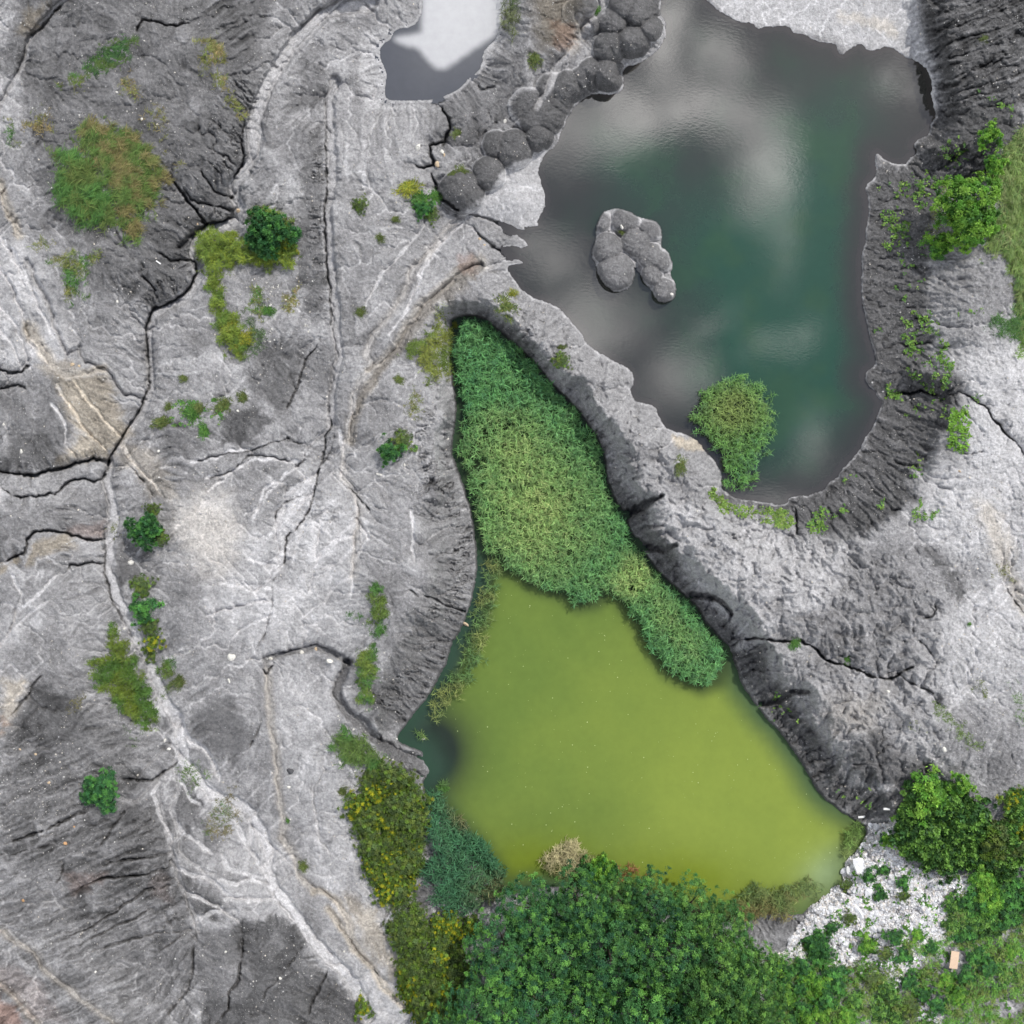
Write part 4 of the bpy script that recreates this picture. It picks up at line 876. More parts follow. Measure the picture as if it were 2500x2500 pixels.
# ------------------------------------------------------------------ trees and bushes
def crown_geo(R, Hc, nsp, nl, cols, tip, ll=.22, lw=.10, flat=.6, seed=0, lump=.25, fill=.25):
    r = np.random.default_rng(seed)
    a = r.random(nsp) * 6.283; cz = r.random(nsp) ** .8 * 1.15 - .15
    rad = np.sqrt(np.clip(1 - cz ** 2, 0, 1)); depth = np.where(r.random(nsp) < fill, .45 + .4 * r.random(nsp), .86 + .14 * r.random(nsp))
    lob = 1 + lump * np.sin(a * 3 + seed) * .5 + lump * np.sin(a * 5 + seed * 2.3 + cz * 3) * .5 + lump * .5 * r.standard_normal(nsp) * .6
    n_ = np.stack([np.cos(a) * rad, np.sin(a) * rad, cz], -1)
    c = np.stack([n_[:, 0] * R * depth * lob, n_[:, 1] * R * depth * lob, n_[:, 2] * Hc * depth * (1 + .2 * r.standard_normal(nsp) * lump)], -1)
    scol = np.array(cols)[r.integers(0, len(cols), nsp)] * (1 + .15 * r.standard_normal((nsp, 1)))
    istip = (r.random(nsp) < tip[0]) & (depth > .85); 
    if tip[0] > 0: c[istip] *= 1.06; scol[istip] = np.array(tip[1]) * (1 + .12 * r.standard_normal((istip.sum(), 1)))
    m = nsp * nl; srad = tip[2] * (.55 + .9 * r.random(nsp)) * np.where(istip, .8, 1)
    ax0 = r.standard_normal((nsp, 3)); ax0 /= np.linalg.norm(ax0, axis=1)[:, None]; C_ = np.repeat(c, nl, 0); nn_ = np.repeat(n_, nl, 0); nn_[:, 2] += .35; nn_ /= np.linalg.norm(nn_, axis=1)[:, None]
    rv_ = r.standard_normal((m, 3)); rv_ -= nn_ * (rv_ * nn_).sum(1)[:, None]; rv_ /= np.linalg.norm(rv_, axis=1)[:, None] + 1e-9
    q = np.abs(r.standard_normal(m)) * .55 * np.repeat(srad, nl) * (.6 + .4 * np.abs((rv_ * np.repeat(ax0, nl, 0)).sum(1)) * 1.8)
    pos = C_ + rv_ * q[:, None] + nn_ * (-.5 * q ** 2 / np.repeat(srad, nl) + .10 * r.standard_normal(m) * np.repeat(srad, nl))[:, None]
    ax = r.standard_normal((nsp, 3)); d = .35 * rv_ + .8 * np.repeat(ax, nl, 0) * .5 + .75 * r.standard_normal((m, 3)) - nn_ * .15; d /= np.linalg.norm(d, axis=1)[:, None]
    nr = nn_ + .45 * r.standard_normal((m, 3)); sd_ = np.cross(d, nr); sd_ /= np.linalg.norm(sd_, axis=1)[:, None] + 1e-9
    L_ = ll * (.6 + .8 * r.random(m))[:, None]; W_ = lw * (.6 + .8 * r.random(m))[:, None]
    v3 = np.stack([pos, pos + d * L_ * .45 + sd_ * W_ * .5, pos + d * L_, pos + d * L_ * .45 - sd_ * W_ * .5], 1).reshape(-1, 3)
    col = np.repeat(scol, nl, 0) * (1 + .15 * r.standard_normal((m, 1))); col = np.clip(np.repeat(col, 4, 0), .003, 1)
    return v3, (np.arange(m) * 4)[:, None] + np.arange(4)[None], np.zeros((0, 3), int), col, c
def tube_geo(pts, rads, k=7):
    pts = np.array(pts, float); n = len(pts); V_ = []
    for i in range(n):
        tdir = pts[min(i + 1, n - 1)] - pts[max(i - 1, 0)]; tdir /= np.linalg.norm(tdir) + 1e-9
        a_ = np.cross(tdir, [.3, 1, .2]); a_ /= np.linalg.norm(a_); b_ = np.cross(tdir, a_)
        for j in range(k):
            an = j / k * 6.2832; V_.append(pts[i] + rads[i] * (math.cos(an) * a_ + math.sin(an) * b_))
    F = [(i * k + j, i * k + (j + 1) % k, (i + 1) * k + (j + 1) % k, (i + 1) * k + j) for i in range(n - 1) for j in range(k)]
    return np.array(V_), np.array(F), np.zeros((0, 3), int), np.zeros((len(V_), 3)) + .1
def plant_kind(R, Hc, zc, nsp, nl, cols, tip, trunk, seed, **k):
    """meshes of one kind of woody plant: crown centred at z = zc, trunk with limbs from z = 0"""
    g = crown_geo(R, Hc, nsp, nl, cols, tip, seed=seed, **k); v3 = g[0] + [0, 0, zc]
    cr_ = (v3, g[1], g[3]); r = np.random.default_rng(seed + 50); parts = []
    if trunk > .06:
        parts.append(tube_geo([(0, 0, -.3), (.03, .02, zc * .4), (.08, -.05, zc * .8), (0, 0, zc + Hc * .5)], [trunk * 1.3, trunk, trunk * .75, trunk * .3]))
    pick_ = r.choice(len(g[4]), min(14, len(g[4])), replace=False)
    for i in pick_:
        e = g[4][i] + [0, 0, zc]; z0 = zc * (.35 + .4 * r.random()) if trunk > .06 else 0
        mid = np.array([e[0] * .45, e[1] * .45, (z0 + e[2]) * .5 + .1]); parts.append(tube_geo([(0, 0, z0), mid, e * .97], [trunk * .5, trunk * .32, trunk * .1], 5))
    tg = cat_geo(parts); return cr_, (tg[0], tg[1])
MESH = {}
def reg(key, kind, names=('crown', 'trunk')):
    cr_, tr_ = kind; a = mesh_np(names[0], cr_[0], cr_[1], M_leaf, cr_[2], smooth=False); b = mesh_np(names[1], tr_[0], tr_[1], M_bark)
    MESH[key] = (a.data, b.data, names); bpy.data.objects.remove(a); bpy.data.objects.remove(b)
def put(key, name, u, v, sc, label, cat, group=None, topz=1.0, sz=1.0, rz=None):
    z = float(surf(u, v)[0]); zt = z + topz * sc; x, y = unp(u, v, zt)
    if group is None and sc < 1.0 and any(q in label for q in ('tuft', 'weed', 'cushion', 'flower', 'plant')):
        kk = 'green' if key[:5] in ('green', 'brigh') else key[:5]; o = bpy.data.objects.new('weed_tuft', TUFT[kk][rng.integers(0, 2)]); COL.objects.link(o)
        o.location = (float(x), float(y), z); o.rotation_euler = (0, 0, random.random() * 6.28); o.scale = (sc * (.85 + .4 * random.random()), sc * .95, sc); return tag(o, label, 'weed')
    r = empty(name, (float(x), float(y), z), random.random() * 6.28 if rz is None else rz); r.scale = (sc, sc, sc * sz); tag(r, label, cat, group)
    a, b, names = MESH[key]
    for me, nm in ((a, names[0]), (b, names[1])):
        o = bpy.data.objects.new(nm, me); COL.objects.link(o); o.parent = r
    return r

DG = [(.038, .130, .042), (.055, .165, .045), (.028, .105, .045), (.070, .190, .048)]
MG = [(.06, .17, .04), (.09, .21, .045), (.05, .14, .04)]
YG = [(.13, .22, .03), (.10, .19, .03), (.16, .25, .04)]
OL = [(.095, .15, .045), (.12, .165, .05), (.075, .125, .04)]
for i in range(5):
    reg('tree%d' % i, plant_kind(3.8, 3.3, 4.4, 360, 90, DG, (.22, (.12, .29, .055), .40), .22, 10 + i, ll=.17, lw=.075, lump=.38, fill=.12))
for i in range(2):
    reg('ltree%d' % i, plant_kind(3.8, 3.2, 4.4, 360, 90, MG + DG[1:2], (.22, (.15, .31, .06), .40), .2, 30 + i, ll=.17, lw=.075, lump=.38, fill=.12))
bn = ('foliage', 'stems')
reg('brightL', plant_kind(1.0, .75, .5, 260, 80, [(.10, .26, .03), (.13, .30, .04), (.06, .17, .03)], (.3, (.20, .38, .05), .15), .03, 61, ll=.085, lw=.038, lump=.32), bn)
reg('greenL', plant_kind(1.0, .8, .5, 260, 80, [(.035, .13, .04), (.05, .16, .04), (.025, .09, .03)], (.3, (.08, .23, .05), .15), .03, 62, ll=.085, lw=.038, lump=.3), bn)
TUFT = {}
for kk, cc in (('green', [(.10, .24, .05), (.06, .17, .04), (.14, .28, .05)]), ('olive', [(.12, .17, .045), (.17, .19, .055), (.08, .13, .035)]), ('yello', [(.24, .28, .04), (.18, .24, .04), (.36, .34, .04)])):
    TUFT[kk] = []
    for i in range(2):
        n_ = 650; ro = 0.62 * np.abs(rng.standard_normal(n_)) ** .8; aa = rng.random(n_) * 6.28; lo = 1 + .35 * np.sin(aa * 2 + i * 2) + .2 * np.sin(aa * 5 + i); ro = np.clip(ro * lo, 0, 1.25)
        bp_ = np.stack([np.cos(aa) * ro, np.sin(aa) * ro, .45 * np.clip(1 - ro, 0, 1) * rng.random(n_)], -1)
        g = blades_geo(bp_, aa + .9 * rng.standard_normal(n_), .35 + .3 * rng.random(n_), .05 + .05 * rng.random(n_), .8 * rng.random(n_) + .2, .4, pick(cc, n_, .25)); o_ = mesh_np('weed_tuft', g[0], [g[1], g[2]], M_grass, np.clip(g[3], 0, 1)); TUFT[kk].append(o_.data); bpy.data.objects.remove(o_)
for i in range(2):
    reg('bright%d' % i, plant_kind(1.0, .75, .5, 90, 60, [(.10, .26, .03), (.13, .30, .04), (.06, .17, .03)], (.3, (.20, .38, .05), .24), .03, 40 + i, ll=.16, lw=.07, lump=.6), bn)
    reg('green%d' % i, plant_kind(1.0, .75, .5, 90, 60, [(.04, .14, .04), (.06, .18, .04), (.03, .10, .03)], (.3, (.09, .26, .05), .24), .03, 44 + i, ll=.16, lw=.07, lump=.6), bn)
    reg('olive%d' % i, plant_kind(1.0, .55, .35, 90, 60, OL + YG[:1], (.2, (.14, .19, .04), .22), .025, 48 + i, ll=.15, lw=.05, lump=.6), bn)
    reg('yellow%d' % i, plant_kind(1.0, .5, .35, 90, 60, YG + [(.09, .15, .02)], (.25, (.36, .36, .02), .18), .025, 52 + i, ll=.15, lw=.05, lump=.6), bn)
    reg('vine%d' % i, plant_kind(1.0, .5, .4, 100, 34, [(.05, .13, .03), (.075, .17, .035), (.04, .105, .03)], (.3, (.14, .28, .05), .22), .03, 56 + i, ll=.20, lw=.17, lump=.6), bn)

# ------------------------------------------------------------------ reeds
REEDC = [(.07, .19, .055), (.09, .23, .075), (.05, .15, .06)]; REEDY = [(.19, .29, .085), (.15, .25, .075), (.25, .31, .11)]
def cf(X, Y):
    return np.clip((1.0 * gau(X, Y, 1010, 970, 110, 120)) + .6 * gau(X, Y, 960, 830, 70, 60) + 1.2 * gau(X, Y, 1195, 1090, 35, 45, 40) + .5 * gau(X, Y, 1270, 1180, 90, 30, 55), 0, 1)
reeds('reed_bed', REED, 8.0, REEDC, REEDY, 'large dense green reed bed filling the narrow head of the green pond', gap=[(928, 822, 34, 20), (898, 868, 20, 24), (960, 800, 20, 12), (1075, 1040, 12, 8)], colf=cf, hgt=1.6, nb=6, L=(.38, .70), Wd_=.068)
reeds('reed_bed', Z('E 930,1270 910,1370 880,1530 840,1640 800,1800 740,1932 H 790,90 760,180 650,270 590,330 510,350 530,290 560,190 640,90 690,0 E 560,1900 640,1810 690,1750 690,1640 740,1590 770,1480 780,1400 800,1320 815,1200 860,1170 900,1200'),
      3.6, [(.09, .17, .05), (.07, .13, .045)], [(.17, .20, .06), (.13, .16, .05)], 'sparse thin strip of reeds standing off the dark ribbed bank west of the green pond', hgt=1.0, edge=22, nb=6)
reeds('reed_bed', Z('F 430,240 350,270 260,320 200,400 190,480 230,540 280,600 340,680 370,760 360,830 420,850 490,850 545,790 560,720 600,620 650,560 655,500 630,400 590,330 540,270 500,250'),
      8.0, [(.08, .20, .045), (.10, .23, .05), (.06, .15, .06)], [(.17, .22, .06), (.14, .19, .05)], 'round reed patch standing in the dark upper pond near its southern end', edge=26, hgt=1.3, nb=6, jit_=13,
      colf=lambda X, Y: gau(X, Y, 1385, 775, 55, 50), L=(.3, .6))
reeds('reed_bed', Z('H 520,720 590,740 700,870 780,940 850,1010 890,1090 950,1180 930,1250 850,1300 780,1340 700,1380 600,1350 540,1300 570,1210 500,1190 490,1130 540,1050 520,900 510,800'),
      6, [(.045, .14, .06), (.06, .17, .075), (.035, .11, .055)], [(.12, .12, .05), (.15, .13, .06), (.07, .12, .05)], 'dark bluish green reeds on the south west shore of the green pond', hgt=1.7, nb=6, Wd_=.075,
      colf=lambda X, Y: gau(X, Y, 935, 1690, 40, 35) + gau(X, Y, 865, 1545, 30, 18, 40))
reeds('reed_bed', Z('H 1110,1150 1120,1060 1200,990 1290,965 1380,1010 1420,1080 1360,1130 1250,1160'), 7, [(.40, .36, .20), (.34, .30, .17)], [(.30, .27, .13), (.20, .22, .08)],
      'straw coloured dead reeds at the south shore in front of the big trees', hgt=1.3, edge=18, jit_=12)
reeds('reed_bed', Z('I 390,1370 410,1260 550,1190 640,1230 800,1170 900,1220 860,1260 740,1300 700,1400 640,1400 560,1390 460,1410'), 5.5, [(.10, .16, .05), (.13, .17, .05)], [(.20, .15, .06), (.16, .17, .06)],
      'brownish green reeds between the green pond and the rubble slope', hgt=1.3, edge=18, jit_=10)
reeds('reed_bed', Z('I 990,940 1060,880 1130,910 1090,980 1020,1060 965,1060'), 4.5, [(.10, .17, .04)], [(.15, .2, .06)], 'small tuft of reeds at the eastern tip of the green pond', hgt=.9, edge=14)
reeds('reed_bed', Z('H 455,400 500,390 515,430 470,445'), 6, [(.09, .17, .05)], [(.15, .2, .06)], 'tiny tuft of reeds beside the mud delta', hgt=.6, edge=6, jit_=2)
reeds('reed_bed', Z('H 585,655 625,645 630,680 590,685'), 6, [(.09, .17, .05)], [(.15, .2, .06)], 'tiny tuft of reeds in the water below the mud delta', hgt=.6, edge=6, jit_=2)
reeds('reed_bed', Z('H 1490,1090 1600,1100 1700,1130 1690,1190 1500,1190'), 2.6, [(.24, .12, .045), (.2, .09, .04)], [(.3, .17, .08)], 'rusty red dead reeds poking out of the water by the big trees', hgt=.9, edge=16, jit_=10)
reeds('reed_bed', Z('B 890,-80 1010,-80 1020,60 1000,190 960,210 915,130'), 3.2, [(.05, .08, .03), (.07, .10, .04)], [(.10, .12, .05)], 'thin dark rushes on the east shore of the small pale pool', hgt=1.5, edge=20, L=(.5, .9))

# ------------------------------------------------------------------ grass
GY = [(.13, .17, .045), (.17, .19, .06), (.22, .21, .08)]; GG = [(.06, .15, .035), (.08, .18, .04)]; GB = [(.19, .15, .065), (.24, .19, .09)]
grass('grass', 'A 225,800 330,800 420,790 500,870 560,980 610,1060 600,1215 500,1200 440,1205 370,1180 330,1100 290,1060 270,950 320,880', 24, [(.07, .16, .035), (.09, .19, .04), (.05, .13, .035)], L=(.6, 1.2), lean=.9, nb=5, mix2=[(.13, .17, .045), (.08, .13, .03)], rise=.5, edge=22, hgt=.25, cl=.8, label='long windblown deep green grass, the lower left part of the large meadow')
grass('grass', 'A 370,740 430,640 500,620 600,670 700,690 800,790 900,950 860,1010 830,1090 760,1150 730,1290 650,1270 590,1200 570,1060 510,930 440,850 390,800', 22, [(.08, .15, .035), (.11, .17, .04)], L=(.5, 1.0), lean=.9, nb=5, mix2=[(.20, .17, .07), (.15, .15, .05), (.24, .20, .09)], rise=.5, edge=18, hgt=.15, cl=.95, patch=28, label='thinner olive and brown grass, the upper right part of the large meadow')
grass('grass', 'A 420,420 450,330 560,220 680,180 720,230 680,300 600,370 480,410', 22, [(.05, .12, .03), (.035, .09, .03)], L=(.5, 1.0), lean=.7, mix2=[(.09, .14, .035)], rise=.45, edge=20, label='streak of dark green grass above the large meadow')
grass('grass', 'A 310,450 350,410 420,380 460,400 440,450 390,480', 14, GG, L=(.4, .8), lean=.7, mix2=GY, rise=.45, label='small dark grass patch at the lower end of the grass streak')
grass('grass', 'A 1030,220 1130,200 1190,260 1170,320 1120,350 1180,420 1230,520 1290,640 1240,640 1170,500 1110,420 1050,330', 17, GB + GY[:1], L=(.4, .8), lean=1.2, mix2=GY, rise=.5, edge=16, label='brown and olive grass trailing down beside the upper sandy wash')
grass('grass', 'A 110,650 230,570 290,680 220,730', 11, GY, L=(.3, .6), lean=.8, mix2=GB, label='thin yellow grass near the left edge of the clay')
grass('grass', 'A 10,660 70,640 90,760 20,770', 10, GY, L=(.3, .6), lean=.8, mix2=GG, label='small olive grass patch at the far left edge')
grass('grass', 'A 260,1380 330,1310 440,1330 560,1300 480,1400 430,1480 440,1560 380,1590 310,1530 330,1420', 14, GY, L=(.35, .7), lean=.8, mix2=GG, label='yellow green grass patch south of the large meadow')
grass('grass', 'A 150,1250 280,1250 270,1320 170,1330', 7, GY, L=(.3, .5), label='sparse pale weeds between the two grass patches at left')
grass('grass', 'A 620,440 680,390 740,480 720,500 640,500', 12, GY + GB, L=(.3, .6), label='small straw tuft right of the dark grass streak')
grass('grass', 'A 720,600 860,500 880,640 900,820 1010,880 930,900 840,760 760,660', 5, GY + GB, L=(.3, .6), edge=24, label='scattered straw tufts on the rilled slope right of the meadow')
grass('grass', 'A 1035,1250 1090,1200 1200,1220 1290,1260 1320,1110 1400,1090 1520,1130 1530,1250 1575,1400 1500,1400 1380,1410 1290,1370 1180,1420 1160,1480 1100,1480 1040,1350', 26, [(.12, .19, .03), (.16, .22, .04)], L=(.35, .7), mix2=[(.20, .25, .03), (.10, .16, .03)], rise=.8, hgt=.5, edge=9, cl=.85, label='lush yellow green weeds beside the creek bend around the round bush')
grass('grass', 'A 1090,1450 1160,1450 1180,1600 1270,1700 1300,1860 1210,1870 1160,1780 1110,1640', 24, [(.16, .23, .03), (.20, .26, .04)], L=(.3, .6), mix2=[(.10, .17, .03)], hgt=.3, edge=10, label='bright yellow green weeds in a narrow band below the creek bend')
grass('grass', 'A 1290,1640 1390,1720 1380,1820 1290,1890', 12, [(.07, .12, .05), (.09, .13, .06)], L=(.35, .7), label='thin grey green grass right of the yellow weed band')
grass('grass', 'A 1300,1500 1380,1510 1390,1700 1330,1650', 17, GY + GG, L=(.3, .6), label='olive weeds on the stony hummock')
grass('grass', 'A 1470,1570 1570,1490 1580,1640 1510,1630', 14, GY + GB, L=(.3, .6), label='olive grass tuft beside the straight channel')
grass('grass', 'D 600,1620 660,1640 700,1750 760,1850 800,1932 G 800,215 830,330 790,385 690,340 600,250 580,190 530,180 470,110 490,30 570,20 560,-60 590,-160', 24, [(.16, .21, .03), (.12, .18, .03)], L=(.3, .6), mix2=[(.07, .15, .03), (.09, .17, .03)], hgt=.35, edge=10, label='dense mat of yellow green weeds west of the lower creek')
grass('grass', 'D 820,1740 900,1730 910,1850 860,1932 G 900,180 850,120', 22, [(.13, .18, .04), (.10, .16, .03)], L=(.3, .6), mix2=GG, hgt=.25, label='band of olive weeds on the east side of the lower creek')
grass('grass', 'E 215,1360 270,1350 305,1430 290,1600 240,1620 240,1480', 24, [(.13, .19, .04), (.10, .16, .03)], L=(.25, .5), mix2=GG, hgt=.25, edge=6, label='narrow upper strip of green weeds on the pale bank')
grass('grass', 'E 170,1700 250,1650 255,1800 230,1932 H 230,215 190,280 160,200 155,100 165,-10', 24, [(.13, .19, .04), (.17, .23, .04)], L=(.25, .5), mix2=GG, hgt=.25, edge=6, label='narrow lower strip of green weeds on the pale bank above the dark stream')
grass('grass', 'E 90,1480 140,1470 200,1520 230,1580 180,1560 110,1530', 7, GG, L=(.2, .4), label='scattered small weeds left of the narrow weed strip')
grass('grass', 'E 390,150 440,80 520,20 560,-80 620,-130 600,-40 650,0 660,150 650,250 520,290 490,180', 20, [(.16, .20, .04), (.20, .22, .05)], L=(.3, .6), mix2=[(.10, .15, .03)], hgt=.15, edge=14, label='yellow green weeds at the western tip of the large reed bed')
grass('grass', 'E 420,480 410,410 460,320 500,300 510,380 460,490', 9, GY, L=(.3, .5), label='faded grass streak on the pale mound')
grass('grass', 'E 640,250 690,340 700,400 670,390', 9, GY + [(.3, .22, .05)], L=(.3, .5), label='straw weeds along the upper western rim of the reed bed')
grass('grass', 'H 20,430 80,370 160,420 280,530 300,600 180,600 100,580 30,500', 22, [(.08, .14, .035), (.11, .17, .04)], L=(.35, .7), mix2=GG, hgt=.3, label='green weeds on white gravel below the dark stream')
MEADOW = 'C 2700,500 1932,640 1800,820 1740,900 1760,960 1810,1040 1750,1220 1700,1330 1800,1320 1880,1450 1880,1600 1932,1800 2700,1900'
grass('grass', MEADOW, 26, [(.13, .22, .05), (.17, .23, .06)], L=(.45, .9), lean=-1.9, mix2=[(.09, .19, .04), (.21, .24, .09)], rise=.5, edge=12, patch=30, hgt=.2, label='slope of tall yellow green grass along the right edge behind the bright bush')
grass('grass', 'C 1500,960 1600,950 1500,1250 1450,1220 1440,1130', 8, [(.20, .22, .09)], L=(.3, .6), label='dry pale grass just left of the bright green bush')
grass('grass', 'C 1720,1720 1860,1640 1960,1560 1960,1800 1850,1770', 16, [(.05, .13, .04), (.08, .17, .04)], L=(.5, .9), label='dark green tall grass in the hollow at the right edge')
grass('grass', 'C 1870,1800 1960,1760 1960,1870 1900,1860', 14, [(.14, .25, .03)], L=(.3, .6), label='bright weeds on the ledge at the right edge')
grass('grass', 'I 1460,260 1500,270 1700,460 1680,480 1600,430', 22, [(.12, .18, .05)], L=(.15, .3), edge=4, label='thin green line of grass in a furrow on the pale right bank')
grass('grass', 'I 1320,340 1400,330 1420,400 1340,410', 6, [(.16, .19, .07)], L=(.2, .3), label='faint green patch of grass on the pale right bank')
grass('grass', 'I 1660,120 1740,150 1750,230 1680,210', 8, [(.14, .17, .06)], L=(.2, .4), label='small weeds near the right edge above the furrow')
grass('grass', 'I 1850,120 1932,180 1960,400 1900,350', 8, [(.10, .18, .05)], L=(.2, .4), label='weeds on the far right edge')
grass('grass', 'F 1760,1240 1860,1230 1880,1320 1800,1310', 7, [(.16, .17, .06)], L=(.2, .4), label='olive weeds on the brown stripe near the right edge')
grass('grass', 'G 930,560 1080,570 1080,700 1000,720 940,680', 7, [(.10, .16, .05)], L=(.25, .45), label='sparse weeds where the lower creek splits')
grass('grass', 'G 1060,860 1130,740 1240,690 1250,860 1200,980 1080,960', 7, [(.08, .15, .05), (.15, .15, .06)], L=(.25, .45), mix2=[(.16, .14, .07)], label='sparse weeds right of the braided creek')
grass('grass', 'G 640,380 740,400 720,490 640,480', 5, [(.10, .15, .07)], L=(.25, .45), label='faint grey green weeds left of the pale hummock')
grass('grass', 'G 350,230 440,200 420,300 350,300', 7, [(.13, .12, .06)], L=(.25, .45), label='brown weeds on the dark clay left of the dense weed mat')
grass('grass', 'D 560,1030 620,1000 640,1080 590,1120', 8, [(.16, .18, .07)], L=(.2, .4), label='dry weeds growing across the narrow creek')
grass('grass', 'I 500,1932 600,1560 760,1540 980,1520 1220,1480 1450,1440 1540,1300 1640,1180 1760,900 1932,760 2600,760 2600,2500 500,2500', 10, [(.12, .28, .05), (.17, .33, .06), (.08, .21, .045)], L=(.25, .55), nb=5, holes=[(1660, 1795, 40), (1590, 1800, 26), (1760, 1750, 26), (1545, 1850, 20), (1800, 1811, 36), (1718, 1818, 28), (1752, 1895, 40), (1770, 1710, 24), (1905, 1640, 30), (1640, 1950, 30), (1533, 1915, 26), (1860, 1690, 12), (1700, 1860, 12), (1900, 1900, 25), (1620, 1800, 14)], cl=.85, mix2=[(.17, .22, .06), (.13, .20, .05)], patch=26, hgt=.2, Wd_=.06, label='low green ground vegetation covering the lower right corner', cat='ground cover')

# round leaved ground cover: little rosettes of leaves
def cover(name, pts, cols, label, r=(.045, .10), nl=5):
    pts = np.asarray(pts); n = len(pts); z = surf(pts[:, 0], pts[:, 1]); x, y = unp(pts[:, 0], pts[:, 1], z); m = n * nl
    c = np.repeat(np.stack([x, y, z + .03], -1), nl, 0); c[:, :2] += .10 * rng.standard_normal((m, 2)); c[:, 2] += .08 * rng.random(m)
    R_ = r[0] + (r[1] - r[0]) * rng.random(m); a0 = rng.random(m) * 6.28; V_ = [c]; tl = .35 * rng.standard_normal((m, 2))
    for k in range(6):
        a = a0 + k / 6 * 6.2832; dx, dy = np.cos(a) * R_, np.sin(a) * R_ * .9; V_.append(c + np.stack([dx, dy, dx * tl[:, 0] + dy * tl[:, 1] + .02], -1))
    v3 = np.stack(V_, 1).reshape(-1, 3); b = (np.arange(m) * 7)[:, None]
    f_ = np.concatenate([b + np.array([[0, 1 + k, 1 + (k + 1) % 6]]) for k in range(6)])
    col = np.repeat(np.repeat(pick(cols, n, .15), nl, 0) * (1 + .12 * rng.standard_normal((m, 1))), 7, 0)
    return tag(mesh_np(name, v3, f_, M_leaf, np.clip(col, 0, 1)), label, 'ground cover', kind='stuff')
def clumps(P, dens, thr, sc=22, seed=400, jit_=6):
    p, d = scatter(Z(P), dens, jit_); k = fbm(p[:, 0], p[:, 1], sc * .55, 4, seed, .7) + .6 * fbm(p[:, 0], p[:, 1], sc * 2, 2, seed + 9) + .12 * rng.standard_normal(len(p)) > thr + .10; return p[k]
CG = [(.14, .28, .05), (.20, .33, .06), (.09, .20, .05)]
cover('creeping_plants', np.concatenate([clumps('C 1680,470 1880,480 1870,680 1780,640', 7, .16), clumps('C 1560,640 1720,640 1800,820 1500,900 1470,830', 6, .22), clumps('C 1130,960 1230,950 1220,1010 1150,1010', 5, .1),
      clumps('C 1280,980 1360,900 1540,900 1470,1040 1420,1080 1330,1120 1380,1250 1250,1300 1200,1320 1180,1120', 8, .12), clumps('C 1200,1180 1440,1300 1400,1500 1350,1650 1230,1640 1260,1400', 6, .22), clumps('C 1120,1600 1200,1640 1200,1760 1150,1740', 6, .15)]),
      CG, 'bright green coltsfoot creeping over the upper part of the dark east bank')
cover('creeping_plants', np.concatenate([clumps('C 1280,1650 1450,1610 1530,1800 1560,1932 1350,1932 1300,1750', 7, .10), clumps('F 1290,0 1500,60 1560,200 1530,380 1480,400 1330,250', 8, .08), clumps('F 1200,290 1280,310 1290,390 1210,370', 10, -.1),
      clumps('F 1290,380 1540,380 1530,500 1330,500', 6, .12), clumps('F 1340,660 1400,640 1400,780 1330,790', 6, .05), clumps('C 1530,1620 1720,1600 1720,1780 1600,1650', 5, .15), clumps('F 1620,250 1760,350 1740,400 1640,360', 4, .2)]),
      CG, 'bright green coltsfoot creeping over the lower part of the dark east bank')
cover('creeping_plants', clumps('F 1550,420 1640,400 1650,600 1600,660 1530,640', 14, -.12), [(.18, .34, .04), (.13, .28, .04)], 'dense bright green leaves in a small gully right of the dark bank')
cover('creeping_plants', clumps('F 265,860 310,840 380,920 440,940 560,945 690,955 740,1040 700,1055 600,1030 500,1005 400,975 330,965 330,910 280,905', 11, -.20, jit_=2), [(.24, .34, .08), (.15, .27, .05)], 'curved strip of light green leaves at the southern shore of the upper pond')
cover('creeping_plants', np.concatenate([clumps('F 790,1040 840,960 990,930 1010,960 880,1010 880,1110 840,1090', 9, .0), clumps('F 980,820 1010,770 1080,770 1060,820', 5, .1), clumps('F 1120,940 1220,900 1220,920 1140,950', 7, 0)]), CG, 'scattered small leaves on the dark mud south east of the upper pond')
cover('creeping_plants', np.concatenate([clumps('F 1350,900 1400,880 1420,1000 1380,1070 1350,1000', 7, .0), clumps('F 1440,950 1530,960 1520,1010 1450,990', 7, 0), clumps('F 1390,850 1440,850 1430,890', 5, 0)]), CG, 'small leafy patches on the pale ground below the dark east bank')
cover('creeping_plants', np.concatenate([clumps('I 600,140 760,330 720,400 690,460 600,250', 3, .15), clumps('I 940,700 1060,740 1000,790', 5, .1), clumps('I 1090,690 1200,640 1180,800 1080,780', 4, .15)]), CG, 'tiny green plants dotted over the dark slope above the green pond')
cover('creeping_plants', clumps('I 600,1932 700,1560 980,1300 1100,950 1450,1150 1640,1200 1740,900 2500,760 2500,2400 600,2400', 6.0, .16, 18, 420), [(.09, .22, .03), (.13, .28, .04), (.06, .15, .03)], 'broad leaved green creepers spreading over the rubble in the lower right corner', r=(.07, .15))
cover('creeping_plants', np.concatenate([clumps('D 870,420 960,380 1200,400 1190,470 1080,560 1020,560 880,500', 6, .05), clumps('E 420,600 470,600 470,660 430,660', 5, 0)]), [(.12, .2, .05), (.07, .2, .04)], 'small leafy weeds scattered on the pale stony ground left of the channel')

